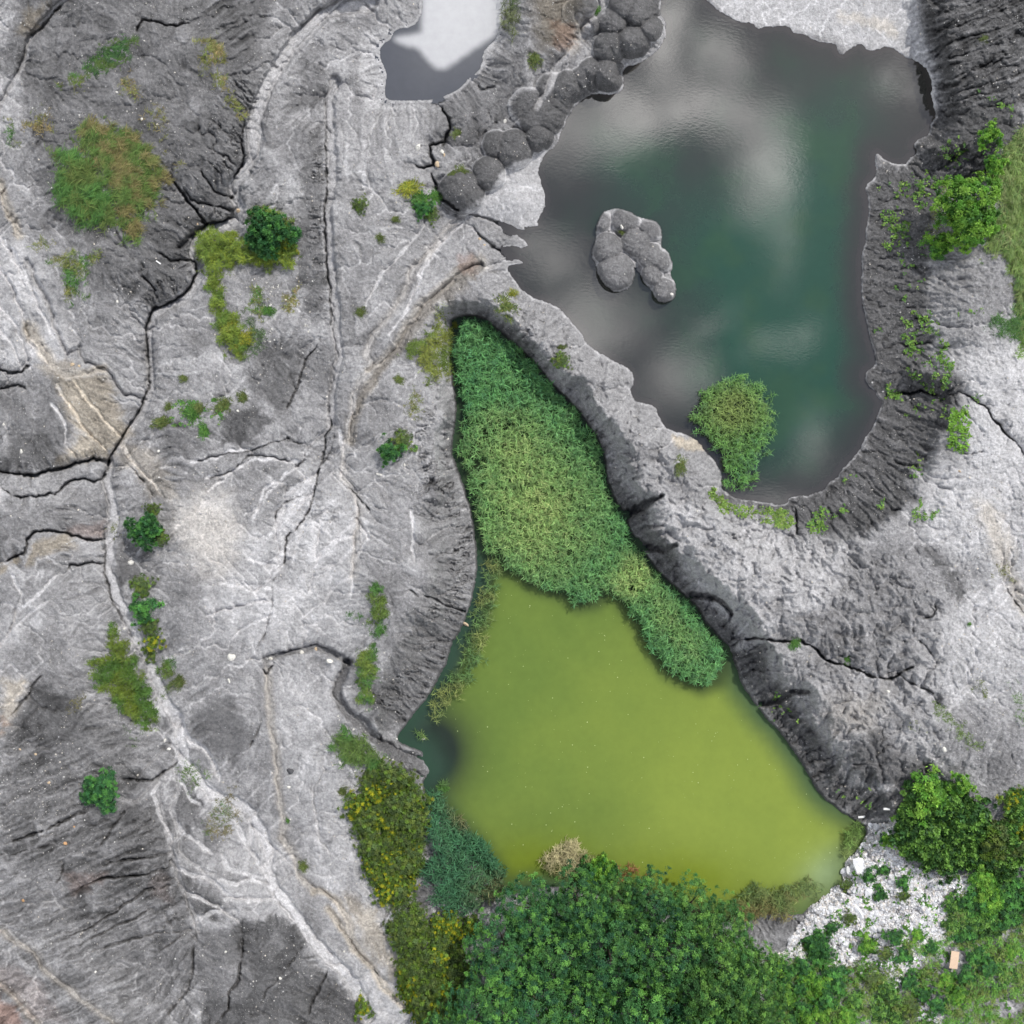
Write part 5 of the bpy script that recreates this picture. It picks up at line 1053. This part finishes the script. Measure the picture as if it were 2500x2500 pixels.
# flecks of foam and pollen drifting on the green pond
p, dep = scatter(POND_LO, 1.2, 3); p = p[(dep > 20) & (rng.random(len(p)) < .04 + .10 * (fbm(p[:, 0], p[:, 1], 60, 3, 333) > .12)) & (sdf_xy(p[:, 0], p[:, 1], REED) > 10)]
xx, yy = unp(p[:, 0], p[:, 1], ZLO); n_ = len(p); rr = .02 + .04 * rng.random(n_) ** 3; aa = np.arange(6) / 6 * 6.283
v3 = np.stack([xx[:, None] + np.cos(aa) * rr[:, None], yy[:, None] + np.sin(aa) * rr[:, None], np.full((n_, 6), ZLO + .012)], -1).reshape(-1, 3)
tag(mesh_np('floating_flecks', v3, (np.arange(n_) * 6)[:, None] + np.arange(6)[None], M_leaf, np.tile([.36, .42, .2], (n_ * 6, 1))), 'tiny pale flecks of foam floating on the green pond', 'foam', kind='stuff')

# ------------------------------------------------------------------ trees along the south shore
TR = [(1010,1720,.95,'dark, at the pond end of the grove beside the dark reeds'),(1090,1700,.9,'dark, behind the straw coloured reeds'),(1160,1690,.7,'with a bright crown, leaning over the straw coloured reeds'),(1230,1705,.85,'dark, whose crown hangs over the south shore of the green pond'),
 (1310,1725,.9,'lighter, near the rusty dead reeds'),(1385,1760,.9,'fresh green, just west of the brownish green reeds'),(950,1800,1.0,'dark, at the western flank of the grove'),(1050,1800,1.15,'large dark, second row, with pale young shoots'),(1150,1790,1.1,'dark blue green, in the middle of the grove'),
 (1250,1800,1.1,'dark, in the second row south of the shore'),(1345,1835,1.05,'mid green, in the eastern half of the grove'),(1425,1820,.85,'low, at the eastern shore side of the grove'),(920,1890,1.05,'dark, in the south western corner of the grove'),(1010,1905,1.1,'dark, near the bottom edge towards the west'),(1110,1900,1.15,'dark, bottom row centre, with pale shoots'),
 (1215,1905,1.15,'dark green, bottom row, south of the middle'),(1320,1925,1.1,'dark, bottom row, east of the middle'),(1410,1905,1.0,'mid green, bottom row near the rubble'),(1475,1870,.85,'lighter green, at the eastern rim of the grove'),(1500,1940,.8,'small bright, at the south eastern rim of the grove'),
 (870,1960,1.0,'mostly cut off, at the bottom left of the grove'),(1060,1985,1.1,'cut by the frame below the grove, west part'),(1180,1990,1.1,'cut by the frame below the grove, middle part'),(1300,2000,1.1,'cut by the frame below the grove, east part'),(1420,1995,1.0,'cut by the frame below the grove, far east'),
 (1590,2040,.9,'outside the frame below the rubble, low and round'),(920,2060,1.0,'outside the frame, behind the western end of the grove'),(1240,2090,1.1,'outside the frame, behind the middle of the grove'),
 (1180,1745,.75,'dark, tucked behind the first row of the grove'),(1470,1800,.6,'small, beside the muddy hollow')]
for i, (u, v, s_, lb) in enumerate(TR):
    u -= max(0, u - 1330) * .38; v += 12; s_ *= .92
    key = 'ltree%d' % (i % 2) if ('lighter' in lb or 'fresh' in lb or 'bright' in lb or 'mid green' in lb or 'low,' in lb or 'muddy' in lb) else 'tree%d' % (i % 5)
    put(key, 'broadleaf_tree', u, v, s_, 'broadleaf tree, ' + lb, 'tree', 'trees in the grove on the south shore', topz=5.6, sz=.8 + .5 * random.random())

# ------------------------------------------------------------------ bushes
BU = [('greenL', 509, 440, 2.1, 1.2, 'round dark green bush beside the straight channel'), ('greenL', 271, 1001, 1.5, 1.2, 'lone round green bush at the edge of the white stony fan'), ('olive0', 300, 1013, .8, .9, 'small olive bush touching the lone round green bush'), ('olive1', 287, 963, .7, .8, 'low brownish bush just above the lone round green bush'),
 ('brightL', 1828, 388, 2.9, 1.0, 'large bright green bush on the dark bank near the right edge'), ('brightL', 1838, 425, 2.0, .8, 'lower lobe of shrub below the large bright green bush'), ('bright1', 1772, 460, 1.15, .9, 'small bright bush left below the large bright green bush'), ('bright0', 1868, 258, 1.0, 1.2, 'upright bright bush on the upper right slope'), ('bright1', 1880, 312, .9, .9, 'small bright bush at the top of the tall grass slope'),
 ('bright0', 1815, 1481, .95, 1.1, 'small round bright bush on pale ground above the vine covered shrub'),
 ('bright1', 1757, 1502, 1.9, .8, 'bright leafy top of the vine thicket at the foot of the dark slope'),
 ('greenL', 187, 1495, 1.7, .7, 'lone shaggy green bush on the dark rilled slope'), ('yellow0', 684, 1905, .95, 1, 'bright yellow green bush at the end of the white wash, bottom edge'),
 ('olive0', 1059, 680, .75, .7, 'round mossy bush on the ridge between the ponds'), ('olive1', 1059, 656, .42, .7, 'tiny mossy tuft above the round bush on the ridge'), ('olive1', 953, 577, .95, .6, 'mossy olive cushion just above the head of the large reed bed'), ('yellow1', 965, 555, .5, .6, 'small reddish yellow tuft above the olive cushion'), ('yellow0', 858, 613, .3, .6, 'tiny yellow tuft at the head of the reed bed'),
 ('olive0', 865, 248, .5, .8, 'small round tuft south of the pale pool'), ('olive1', 1007, 106, .75, .8, 'olive tuft in the brown strip right of the pale pool'), ('olive1', 872, 322, .5, .7, 'small tuft on top of the dark spoil cones'), ('olive0', 856, 327, .4, .7, 'smaller left tuft on top of the dark spoil cones'),
 ('yellow1', 768, 350, .85, .9, 'yellow green tuft below the old wheel marks'), ('green1', 791, 372, .95, .8, 'mid green bush just below the yellow green tuft by the wheel marks'), ('green0', 797, 392, .85, .7, 'dark green bush beside the foot of the dark spoil cones'), ('bright1', 817, 368, .65, .6, 'bright leafy cushion touching the dark spoil cones'), ('olive0', 812, 404, .7, .7, 'low olive bush at the start of the silt fan'),
 ('olive1', 677, 384, .7, .6, 'brownish low bush left below the wheel marks'), ('olive0', 679, 588, .5, .8, 'small round dark tuft right of the straight channel'), ('olive1', 717, 448, .4, .7, 'tiny tuft on the stony hummock right of the straight channel'), ('olive0', 745, 412, .35, .7, 'tiny olive tuft between the two tufts right of the straight channel'),
 ('green0', 735, 853, 1.05, .7, 'dark green bush on the pale mound west of the reeds'), ('olive0', 757, 832, .95, .6, 'olive bush right above the dark green bush on the pale mound'), ('olive1', 752, 716, .45, .7, 'small dull tuft at the top of the pale mound'),
 ('olive0', 302, 795, .65, .8, 'round yellowish tuft near the creek on pale gravel'), ('green1', 360, 778, .85, .7, 'larger dark tuft on the stony ground left of the dark silt patch'), ('olive1', 372, 768, .6, .7, 'olive tuft touching the larger dark tuft'), ('olive0', 418, 766, .65, .7, 'olive tuft just above the dark silt patch'), ('green0', 383, 812, .6, .5, 'fresh green tuft left of the dark silt patch'), ('green1', 403, 755, .35, .8, 'tiny green tuft above the olive one by the dark silt patch'),
 ('olive1', 457, 750, .6, .7, 'brownish tuft right of the dark silt patch'), ('olive0', 345, 712, .45, .9, 'narrow straw tuft right of the middle creek'), ('olive1', 316, 768, .4, .9, 'tiny olive tuft above the yellowish one near the creek'),
 ('olive0', 264, 1107, 1.0, .6, 'flat olive tuft, topmost of the row along the lower creek'), ('green1', 266, 1150, 1.15, .6, 'dark green bush, second in the row along the lower creek'), ('olive1', 279, 1180, .9, .6, 'green bush, third in the row along the lower creek'), ('yellow1', 284, 1210, .95, .6, 'olive bush, fourth in the row along the lower creek'), ('olive0', 287, 1234, .85, .6, 'olive bush, fifth in the row along the lower creek'), ('olive1', 338, 1288, .75, .7, 'small round bush at the right end of the olive weed band'),
 ('yellow0', 410, 482, .65, .9, 'bright yellow flowering bush at the creek bend'), ('yellow1', 440, 472, .5, .9, 'golden yellow flowers left of the round bush'), ('yellow0', 545, 462, .8, .8, 'yellow green bush right below the round dark bush'), ('yellow1', 433, 618, .95, .8, 'yellow green bush near the lower end of the creek bend weeds'), ('yellow0', 455, 640, .8, .7, 'yellowish bush at the bottom of the weed band below the creek bend'), ('green1', 505, 585, .5, .5, 'bright green low tuft on the stony hummock'),
 ('bright0', 1501, 1216, .5, .6, 'bright mossy tuft on the rim of the long dark crack'), ('green0', 1601, 1243, .45, .6, 'small green plant in the long dark crack'), ('olive0', 1285, 878, .6, .6, 'dull tuft near the pale knob by the round reed patch'), ('green1', 1830, 1178, .2, .5, 'tiny green plant on the pale right bank'),
 ('olive1', 1173, 436, .28, .8, 'tiny weed beside the white block on the pond islet'), ('green1', 1126, 18, .35, .8, 'small green plants where the grey rivulet widens at the top'), ('olive0', 1860, 72, .35, .7, 'tiny yellow plant on the pale flat at the top right'),
 ('green0', 835, 1488, .4, .5, 'small green plant at the water below the mud delta'), ('olive1', 645, 1495, .45, .6, 'faint tuft left of the thicket on the south west bank'), ('olive0', 571, 1637, .5, .8, 'thin green tuft beside the pale lower wash'), ('green0', 543, 1548, .25, .8, 'tiny dark tuft on the pale lower wash')]
for key, u, v, s_, sz, lb in BU: put(key, 'bush', u, v, s_, lb, 'bush', topz=.7, sz=sz)

def fillp(P, dist, jit_=0):
    P = Z(P); a, b = P.min(0), P.max(0); out_ = []
    for _ in range(4000):
        q = a + rng.random(2) * (b - a)
        if sdf_xy(q[:1], q[1:], P)[0] < -4 and math.hypot(q[0] - 1798, q[1] - 1812) > 40 and all((q[0] - o_[0]) ** 2 + (q[1] - o_[1]) ** 2 > dist ** 2 for o_ in out_): out_.append(q)
    return out_
def thicket(P, dist, keys, s_, sz, label, group, name='bush'):
    for q in fillp(P, dist):
        put(keys[rng.integers(0, len(keys))], name, q[0], q[1], s_ * (.8 + .45 * rng.random()), label, 'bush', group, topz=.8, sz=sz)
thicket('H 190,640 300,590 430,660 490,720 500,980 470,1130 430,1180 430,1300 320,1310 240,1220 200,1080 170,900 120,850 110,770 190,700', 20, ['olive0', 'olive1', 'olive1', 'yellow1'], .95, 1.1, 'olive bush in the dense thicket on the south west bank of the green pond', 'olive bushes of the south west thicket')
grass('grass', 'H 170,600 300,560 460,640 510,720 520,1000 470,1180 450,1330 300,1330 230,1210 180,1000 120,880 90,760 180,700', 16, [(.11, .17, .04), (.15, .20, .045)], L=(.3, .6), mix2=[(.08, .14, .035)], hgt=.2, cl=.9, label='loose yellow green weeds between the bushes of the south west thicket')
thicket('H 380,830 430,820 430,900 410,1010 480,1080 460,1170 390,1140 380,1000', 13, ['yellow0', 'yellow1'], .5, 1.8, 'yellow flowering bush inside the olive thicket on the south west bank', 'yellow bushes in the south west thicket')
thicket('H 230,650 350,640 340,700 260,710', 12, ['yellow1'], .6, 1.7, 'yellow green bush at the upper end of the south west thicket', 'yellow green bushes at the top of the thicket')
thicket('H 190,1010 230,1020 240,1290 270,1290 220,1200', 12, ['yellow0'], .6, 1.5, 'yellow bush on the western rim of the south west thicket', 'yellow bushes on the thicket rim')
thicket('H 340,1390 480,1350 500,1500 420,1580 370,1540', 16, ['olive0', 'olive1'], 1.05, 1.1, 'pale olive bush between the thicket and the grove', 'pale olive bushes between thicket and grove')
thicket('H 560,1390 680,1370 670,1480 560,1500', 12, ['yellow1', 'yellow0'], .85, 1.1, 'yellow green bush beside the bare clay at the edge of the grove', 'yellow green bushes beside the bare clay')
thicket('H 725,1400 785,1400 785,1470 725,1470', 10, ['yellow0'], .7, 1.1, 'yellow green bush squeezed between bare clay and the grove', 'bushes squeezed between bare clay and grove')
thicket('H 390,1620 520,1560 560,1500 670,1520 710,1600 680,1750 600,1932 500,1932 450,1760 380,1690', 16, ['olive1', 'olive0', 'olive1', 'yellow0'], 1.05, 1.2, 'yellow olive bush along the western side of the grove', 'yellow olive bushes west of the grove')
thicket('H 370,1700 400,1690 470,1800 500,1932 450,1932 390,1790', 10, ['yellow0'], .55, 1.2, 'golden flowering bush at the bottom edge left of the grove', 'golden bushes at the bottom edge')
thicket('I 1390,740 1500,720 1650,800 1740,860 1740,950 1640,1080 1500,1100 1360,1050 1300,960 1300,880', 16, ['vine0', 'vine1'], 1.1, 1.1, 'dark green vine covered bush in the big thicket right of the rubble', 'vine covered bushes right of the rubble')
thicket('I 1770,960 1900,900 1910,1040 1860,1110 1780,1080', 14, ['vine0', 'vine1', 'olive0'], 1.1, 1.2, 'vine covered bush near the right edge beside a bare patch', 'vine covered bushes near the right edge')
thicket('I 1850,740 2000,720 2000,960 1880,900', 16, ['vine0', 'yellow1'], .9, 1.0, 'leafy bush with yellow leaves at the right edge', 'leafy bushes at the right edge')
thicket('I 1660,1120 1780,1090 1980,1230 1980,1330 1760,1330 1680,1220', 22, ['vine0', 'green1', 'bright1'], .95, .7, 'leafy bush on the slope below the vine thicket', 'leafy bushes below the vine thicket')
thicket('I 620,1620 900,1590 1000,1700 900,1932 700,1932 660,1760', 24, ['green0', 'bright1', 'green1'], .9, .6, 'green bush on the rubble just east of the grove', 'green bushes east of the grove')
thicket('I 1100,1500 1500,1440 1650,1600 1900,1450 1960,1700 1700,1800 1450,1932 950,1932 1150,1700', 34, ['bright1', 'green1', 'green0', 'vine0', 'olive0'], .75, .5, 'low green bush in the overgrown lower right corner', 'low bushes in the lower right corner')
thicket('I 1540,1260 1700,1250 1900,1400 1700,1500 1560,1500', 26, ['green1', 'vine0'], .9, .6, 'low dark bush right of the rubble heap', 'low dark bushes right of the rubble heap')
thicket('I 770,1480 880,1480 900,1560 790,1580', 12, ['green0', 'olive1'], .8, .7, 'green shrub growing in the lower part of the rubble', 'green shrubs in the lower part of the rubble')
thicket('H 1330,1110 1480,1085 1480,1130 1390,1180', 9, ['bright0', 'green1'], .8, 1.8, 'bright green leafy bush between straw reeds and the grove', 'bright bushes between straw reeds and grove')
for q, lb in zip([('green0', 1232 + 440, 1583), ('green1', 1667, 1640), ('green0', 1662, 1688), ('olive0', 1600, 1672), ('green1', 1640, 1655), ('olive1', 1708, 1692), ('green0', 1570, 1752), ('green1', 1705, 1665), ('olive0', 1605, 1735), ('bright1', 1675, 1585)],
                 ['upper', 'central', 'lower central', 'lakeside', 'small central', 'eastern', 'south western', 'north eastern', 'southern', 'bright topmost']):
    put(q[0], 'bush', q[1], q[2], .62, '%s green bush sprouting from the white rubble' % lb, 'bush', 'bushes in the rubble', topz=.6, sz=.7)
put('olive0', 'bush', 1636, 1830, .35, 'tiny reddish plant in the lower right vegetation', 'bush', topz=.6)

# ------------------------------------------------------------------ stones
sm, t, out = new_mat('stone'); geo = N(t, 'ShaderNodeNewGeometry'); at = N(t, 'ShaderNodeAttribute', attribute_name='Col'); oi = N(t, 'ShaderNodeObjectInfo')
nn = noise(t, geo.outputs['Position'], 7, 6, .7); vm = N(t, 'ShaderNodeVectorMath', operation='SCALE'); t.links.new(oi.outputs['Color'], vm.inputs[0]); t.links.new(mrange(t, nn, .3, .7, .72, 1.15), vm.inputs['Scale'])
bp = N(t, 'ShaderNodeBump'); bp.inputs['Distance'].default_value = .05; t.links.new(nn, bp.inputs['Height'])
bs = N(t, 'ShaderNodeBsdfPrincipled'); bs.inputs['Roughness'].default_value = .85; t.links.new(vm.outputs[0], bs.inputs['Base Color']); t.links.new(bp.outputs[0], bs.inputs['Normal']); t.links.new(bs.outputs[0], out.inputs[0])
sm2 = sm.copy(); sm2.name = 'gravel'; t2 = sm2.node_tree
for nd in list(t2.nodes):
    if nd.type == 'VECT_MATH':
        a2 = [q for q in t2.nodes if q.type == 'ATTRIBUTE'][0]; t2.links.new(a2.outputs['Color'], nd.inputs[0])
def rock_base(seed, blocky=.0, sub=2):
    import bmesh
    bm = bmesh.new(); bmesh.ops.create_icosphere(bm, subdivisions=sub, radius=1)
    r = np.random.default_rng(seed); v = np.array([p.co[:] for p in bm.verts]); f_ = np.array([[q.index for q in fc.verts] for fc in bm.faces]); bm.free()
    for _ in range(9):                 # chop flat facets
        n_ = r.standard_normal(3); n_ /= np.linalg.norm(n_); d = .45 + .35 * r.random(); k = v @ n_ - d; v -= np.clip(k, 0, None)[:, None] * n_ * .95
    v *= (1, .6 + .4 * r.random(), .5 + .25 * r.random()); v += .03 * r.standard_normal(v.shape); return v, f_
ROCK = []
for i in range(7):
    v_, f_ = rock_base(70 + i); o_ = mesh_np('rock', v_, f_, sm, smooth=False); ROCK.append(o_.data); bpy.data.objects.remove(o_)
def rock(u, v, size, col, label, group=None, flat=1.0, name='rock', cat='rock', rz=None, asp=1):
    z = float(surf(u, v)[0]); x, y = unp(u, v, z); o_ = bpy.data.objects.new(name, ROCK[rng.integers(0, 7)]); COL.objects.link(o_)
    o_.location = (float(x), float(y), z + size * .18 * flat); o_.scale = (size, size * asp, size * flat); o_.rotation_euler = (.2 * random.random(), .2 * random.random(), random.random() * 6.28 if rz is None else rz)
    o_.color = (*col, 1); return tag(o_, label, cat, group)
WHT = (.62, .60, .55); TAN = (.52, .40, .27); ORG = (.48, .28, .14); DRK = (.06, .06, .065); GRY = (.36, .35, .35)
RK = [(789, 278, .42, WHT, 'pale flat slab left of the dark gully below the pale pool'), (834, 287, .36, WHT, 'white block inside the dark gully below the pale pool'), (838, 293, .2, TAN, 'small tan stone against the white block in the gully'), (826, 310, .36, TAN, 'tan block at the lower end of the dark gully'), (953, 228, .28, WHT, 'white block between the pale pool and the spoil cones'),
 (41, 852, .32, WHT, 'white boulder on the dark slope at the left edge'), (137, 688, .22, TAN, 'round tan stone beside the upper left rivulet'), (149, 691, .16, TAN, 'smaller tan stone beside the round one'), (247, 1061, .34, WHT, 'white block below the lone round green bush'), (437, 1239, .45, WHT, 'large pale boulder left of the hooked creek'),
 (511, 1243, .28, WHT, 'pale stone at the left start of the hooked creek'), (569, 1232, .30, WHT, 'flat pale block on the lip of the hooked creek'), (596, 1226, .34, TAN, 'tan slab on the lip of the hooked creek'), (621, 1247, .46, WHT, 'long pale slab below the lip of the hooked creek'), (432, 1285, .26, WHT, 'small pale stone below the large pale boulder'), (358, 1228, .14, WHT, 'small white stone right of the lower creek'),
 (234, 1186, .18, WHT, 'white stone left of the lower creek above the weed mat'), (311, 1397, .26, WHT, 'white flat stone at the top of the pale hummock'), (318, 1413, .27, WHT, 'white stone on the right of the pale hummock'), (260, 1463, .16, WHT, 'small white stone at the foot of the pale hummock'), (844, 829, .28, WHT, 'white stone on the mound beside the reed bed'), (715, 895, .32, WHT, 'pale rounded stone below the dark green bush of the mound'),
 (763, 877, .2, WHT, 'small white stone on the mound crest'), (838, 895, .12, WHT, 'tiny white stone on the cracked rim of the mound'), (879, 1178, .36, TAN, 'upright tan slab at the water edge of the ribbed bank'), (780, 1531, .38, WHT, 'white block standing in the south west thicket'), (787, 1574, .2, WHT, 'white stone below the block in the thicket'), (756, 1458, .26, WHT, 'white stone beside the mud delta'), (747, 1452, .14, WHT, 'small white stone beside the mud delta'), (642, 1439, .26, WHT, 'white stone left of the weeds on white gravel'),
 (646, 1386, .28, TAN, 'tan stone among the weeds on white gravel'), (748, 1394, .16, WHT, 'white stone at the tip of the ribbed bank'), (830, 1673, .14, WHT, 'white stone lying in the dark bluish reeds'), (798, 1394, .2, GRY, 'grey stone in the water beside the tiny reed tuft'), (1781, 1413, .34, WHT, 'white boulder on the pale right bank'), (1675, 1305, .26, WHT, 'square white stone right of the long dark crack'), (1778, 1441, .14, WHT, 'small white stone below the white boulder'),
 (1173, 428, .28, WHT, 'white block on top of the pond islet'), (1267, 556, .24, WHT, 'white stone at the southern tip of the pond islet'), (905, 451, .2, TAN, 'tan stone on the silt fan beside the water fingers'), (914, 462, .14, TAN, 'small tan stone on the silt fan'), (899, 440, .1, WHT, 'small white stone at the top of the water fingers'), (222, 569, .18, WHT, 'white stone under the meadow on grey clay'), (450, 397, .26, TAN, 'tan stone in the bend of the sandy wash'), (373, 423, .18, TAN, 'tan stone in the black creek bend'),
 (268, 225, .16, WHT, 'white stone above the large meadow'), (220, 174, .16, WHT, 'white stone left of the straw tuft'), (124, 1590, .24, ORG, 'orange brown stone on the rilled slope'), (44, 1698, .24, ORG, 'orange stone low on the rilled slope'), (140, 1560, .14, ORG, 'small orange stone above the orange brown one'), (68, 1423, .2, TAN, 'tan stone on the upper rilled slope'), (38, 1414, .18, TAN, 'tan stone at the upper left of the rilled slope'), (92, 1476, .18, TAN, 'buff stone in the middle of the rilled slope'),
 (549, 1455, .50, DRK, 'large dark boulder on the pale lower wash'), (545, 1485, .2, WHT, 'pale stone just below the dark boulder'), (180, 1834, .16, WHT, 'white stone on the pale slope near the bottom left'), (529, 1845, .18, WHT, 'larger white stone on the black triangular sheet'), (426, 1796, .14, WHT, 'white stone on the upper black triangular sheet'), (469, 1795, .1, WHT, 'small white stone right of the crack on the black sheet'),
 (649, 1795, .18, WHT, 'white stone right of the white wash'), (616, 749, .2, WHT, 'pale stone inside the straight channel'), (449, 775, .18, WHT, 'white stone at the top of the dark silt patch'), (299, 851, .18, WHT, 'white stone below the creek junction'), (1315, 964, .16, WHT, 'white stone near the dull tuft by the round reed patch'), (1810, 889, .2, TAN, 'pinkish stone on the dark east bank'), (7, 800, .2, WHT, 'white stone at the far left edge')]
for (u, v, s_, c_, lb) in RK: rock(u, v, s_, c_, lb, asp=.75 + .25 * random.random())
# big pieces of the rubble slope and the countable blocks around them
rock(1625, 1636, 1.25, (.72, .72, .74), 'largest white block of the rubble slope, by the water', flat=.6, cat='rubble block', name='rubble_block', asp=.8)
rock(1604, 1646, .85, (.68, .67, .66), 'long white block left of the largest rubble block', flat=.5, cat='rubble block', name='rubble_block', asp=.55)
rock(1641, 1684, .8, (.66, .66, .68), 'white slab in the middle of the rubble slope', flat=.5, cat='rubble block', name='rubble_block', asp=.7)
rock(1620, 1722, .8, (.66, .66, .68), 'white slab in the lower part of the rubble slope', flat=.5, cat='rubble block', name='rubble_block', asp=.7)
RUB = Z('I 1120,900 1250,850 1290,960 1300,1080 1400,1130 1500,1140 1640,1180 1500,1250 1530,1340 1470,1450 1220,1500 1200,1560 960,1520 880,1640 680,1550 700,1490 820,1320 980,1190 985,1110 1090,990')
RUB2 = [Z('I 640,1560 900,1500 1250,1490 1500,1400 1620,1300 1560,1500 1450,1580 1250,1700 1000,1640 860,1760 760,1700'), Z('I 1600,1180 1720,1200 1660,1290 1560,1280'), Z('I 1200,1620 1330,1600 1270,1760 1200,1700'), Z('I 1370,1800 1520,1830 1500,1932 1380,1900'), Z('I 760,1830 870,1840 900,1980 760,1980'), Z('I 1680,1000 1750,1010 1750,1110 1700,1100'), Z('I 840,1710 930,1740 900,1780'), Z('I 1860,1300 1960,1310 1940,1370'), Z('H 330,1340 440,1340 400,1420 340,1400'), Z('I 1380,1450 1540,1460 1500,1560 1400,1520')]
p, dep = scatter(RUB, 60, 5); sel = p[rng.permutation(len(p))]
for q in sel[:270]: rock(q[0], q[1], .18 + .30 * rng.random() ** 2, tuple(np.array([.66, .66, .68]) * (.7 + .35 * rng.random())), 'white rubble block on the slope between the green pond and the vine thicket', 'white blocks of the rubble slope', flat=.7, name='rubble_block', cat='rubble block', asp=.6 + .4 * random.random())
def gravel(name, p, r, cols, label, kind='stuff', zoff=.1, sub=1, pw=2.5):
    n = len(p); vb, fb = rock_base(90, sub=sub); z = surf(p[:, 0], p[:, 1]); x, y = unp(p[:, 0], p[:, 1], z)
    s_ = r[0] + (r[1] - r[0]) * rng.random(n) ** pw; a = rng.random(n) * 6.28; c_, s2 = np.cos(a), np.sin(a); k = .6 + .4 * rng.random(n)
    vx = vb[None, :, 0] * s_[:, None]; vy = vb[None, :, 1] * (s_ * k)[:, None]; vz = vb[None, :, 2] * s_[:, None]; tl = .3 * rng.standard_normal((n, 1)); vz = vz + vx * tl
    vv_ = np.stack([x[:, None] + vx * c_[:, None] - vy * s2[:, None], y[:, None] + vx * s2[:, None] + vy * c_[:, None], z[:, None] + vz + (s_ * zoff)[:, None]], -1).reshape(-1, 3)
    ff_ = (fb[None] + (np.arange(n) * len(vb))[:, None, None]).reshape(-1, 3); col = np.repeat(pick(cols, n, .15), len(vb), 0)
    return tag(mesh_np(name, vv_, ff_, sm2, np.clip(col, 0, 1), smooth=False), label, 'gravel', kind=kind)
WC = [(.62, .62, .64), (.5, .5, .52), (.70, .69, .68), (.36, .36, .38), (.55, .50, .45)]
gravel('rubble', np.concatenate([sel[270:]] + [scatter(q, 34, 5)[0] for q in RUB2]), (.06, .22), WC, 'broken white rubble covering the slope between the green pond and the vine thicket', pw=1.6)
# scattered pebbles over the clay, denser on the stony ground
m_ = 110000; pp = rng.random((m_, 2)) * 2050 - 60; dn = gat(grit, pp[:, 0], pp[:, 1]); sh_ = gat(shore, pp[:, 0], pp[:, 1]); st_ = np.zeros(m_)
for (u, v, a, b) in [(400, 975, 70, 60), (560, 930, 120, 60), (520, 550, 60, 60), (370, 740, 70, 40), (790, 850, 60, 90), (720, 400, 60, 60), (640, 1500, 40, 120), (690, 1300, 30, 60), (1870, 1000, 60, 120), (1850, 1280, 90, 120), (60, 1480, 80, 60), (650, 1430, 30, 60), (540, 520, 40, 60), (260, 880, 60, 40), (940, 590, 60, 30)]: st_ = np.maximum(st_, gau(pp[:, 0], pp[:, 1], u, v, a, b))
kp = (rng.random(m_) < .05 + .35 * dn ** 2 + .55 * st_) & (sh_ > 6)
gravel('pebbles', pp[kp], (.04, .12), [(.52, .51, .49), (.42, .41, .40), (.55, .50, .43), (.30, .30, .31)], 'small pale pebbles scattered over the grey clay', pw=3.5, zoff=.15)
P2 = [Z('A 1320,1500 1420,1480 1460,1560 1440,1800 1380,1800 1400,1600'), Z('A 1560,1650 1640,1690 1620,1750'), Z('H 20,250 80,330 200,400 240,470 180,460 60,360'), Z('H 250,470 420,600 400,640 300,600'), Z('E 450,0 620,60 600,160 560,160'), Z('H 430,900 500,930 500,1100 460,1000')]
gravel('gravel', np.concatenate([scatter(q, 3.2, 14)[0] for q in P2]), (.04, .15), [(.52, .50, .46), (.42, .41, .39)], 'patches of white gravel along the weeds and the dark stream', pw=2)

# ------------------------------------------------------------------ rubbish lying about
def mat_flat(name, col, rgh=.7):
    m, t, out = new_mat(name); bs = N(t, 'ShaderNodeBsdfPrincipled'); geo = N(t, 'ShaderNodeNewGeometry'); nn = noise(t, geo.outputs['Position'], 9, 5)
    rp = N(t, 'ShaderNodeValToRGB'); t.links.new(nn, rp.inputs[0]); rp.color_ramp.elements[0].color = (*[c * .8 for c in col], 1); rp.color_ramp.elements[1].color = (*[min(1, c * 1.12) for c in col], 1)
    bs.inputs['Roughness'].default_value = rgh; t.links.new(rp.outputs[0], bs.inputs['Base Color']); t.links.new(bs.outputs[0], out.inputs[0]); return m
def board(name, u, v, L_, W_, T_, rz, mat, label, cat, bend=.03):
    nx = 8; vv_ = []; xs = np.linspace(-L_ / 2, L_ / 2, nx)
    for xq in xs:
        zb = bend * math.cos(xq / L_ * 3.1)
        for (yy, z2) in ((-W_ / 2, 0), (W_ / 2, .01), (W_ / 2, T_ + .01), (-W_ / 2, T_)): vv_.append((xq + .01 * random.random(), yy, z2 + zb))
    ff_ = [(i * 4 + j, (i + 1) * 4 + j, (i + 1) * 4 + (j + 1) % 4, i * 4 + (j + 1) % 4) for i in range(nx - 1) for j in range(4)] + [(0, 1, 2, 3), (nx * 4 - 1, nx * 4 - 2, nx * 4 - 3, nx * 4 - 4)]
    o_ = mesh_np(name, np.array(vv_), np.array(ff_), mat, smooth=False); z = float(surf(u, v)[0]) + (.35 if L_ > 1 else .12); x, y = unp(u, v, z)
    o_.location = (float(x), float(y), z); o_.rotation_euler = (.06, .04, rz); return tag(o_, label, cat)
wood = mat_flat('plywood', (.52, .38, .27)); plast = mat_flat('white_plastic', (.75, .75, .73), .4)
board('board', 1800, 1811, 1.6, .78, .05, 1.42, wood, 'orange brown rectangular wooden board lying on bare ground in the lower right', 'board')
board('plank', 1674, 1526, .75, .2, .06, -.05, plast, 'short white plank at the foot of the dark slope', 'plank', .01)
board('plank', 1626, 1541, .75, .2, .06, .05, plast, 'white plank at the waterline below the dark slope', 'plank', .01)
board('plank', 299, 495, .5, .12, .05, -.6, plast, 'thin white plank on clay below the creek bend', 'plank', .01)
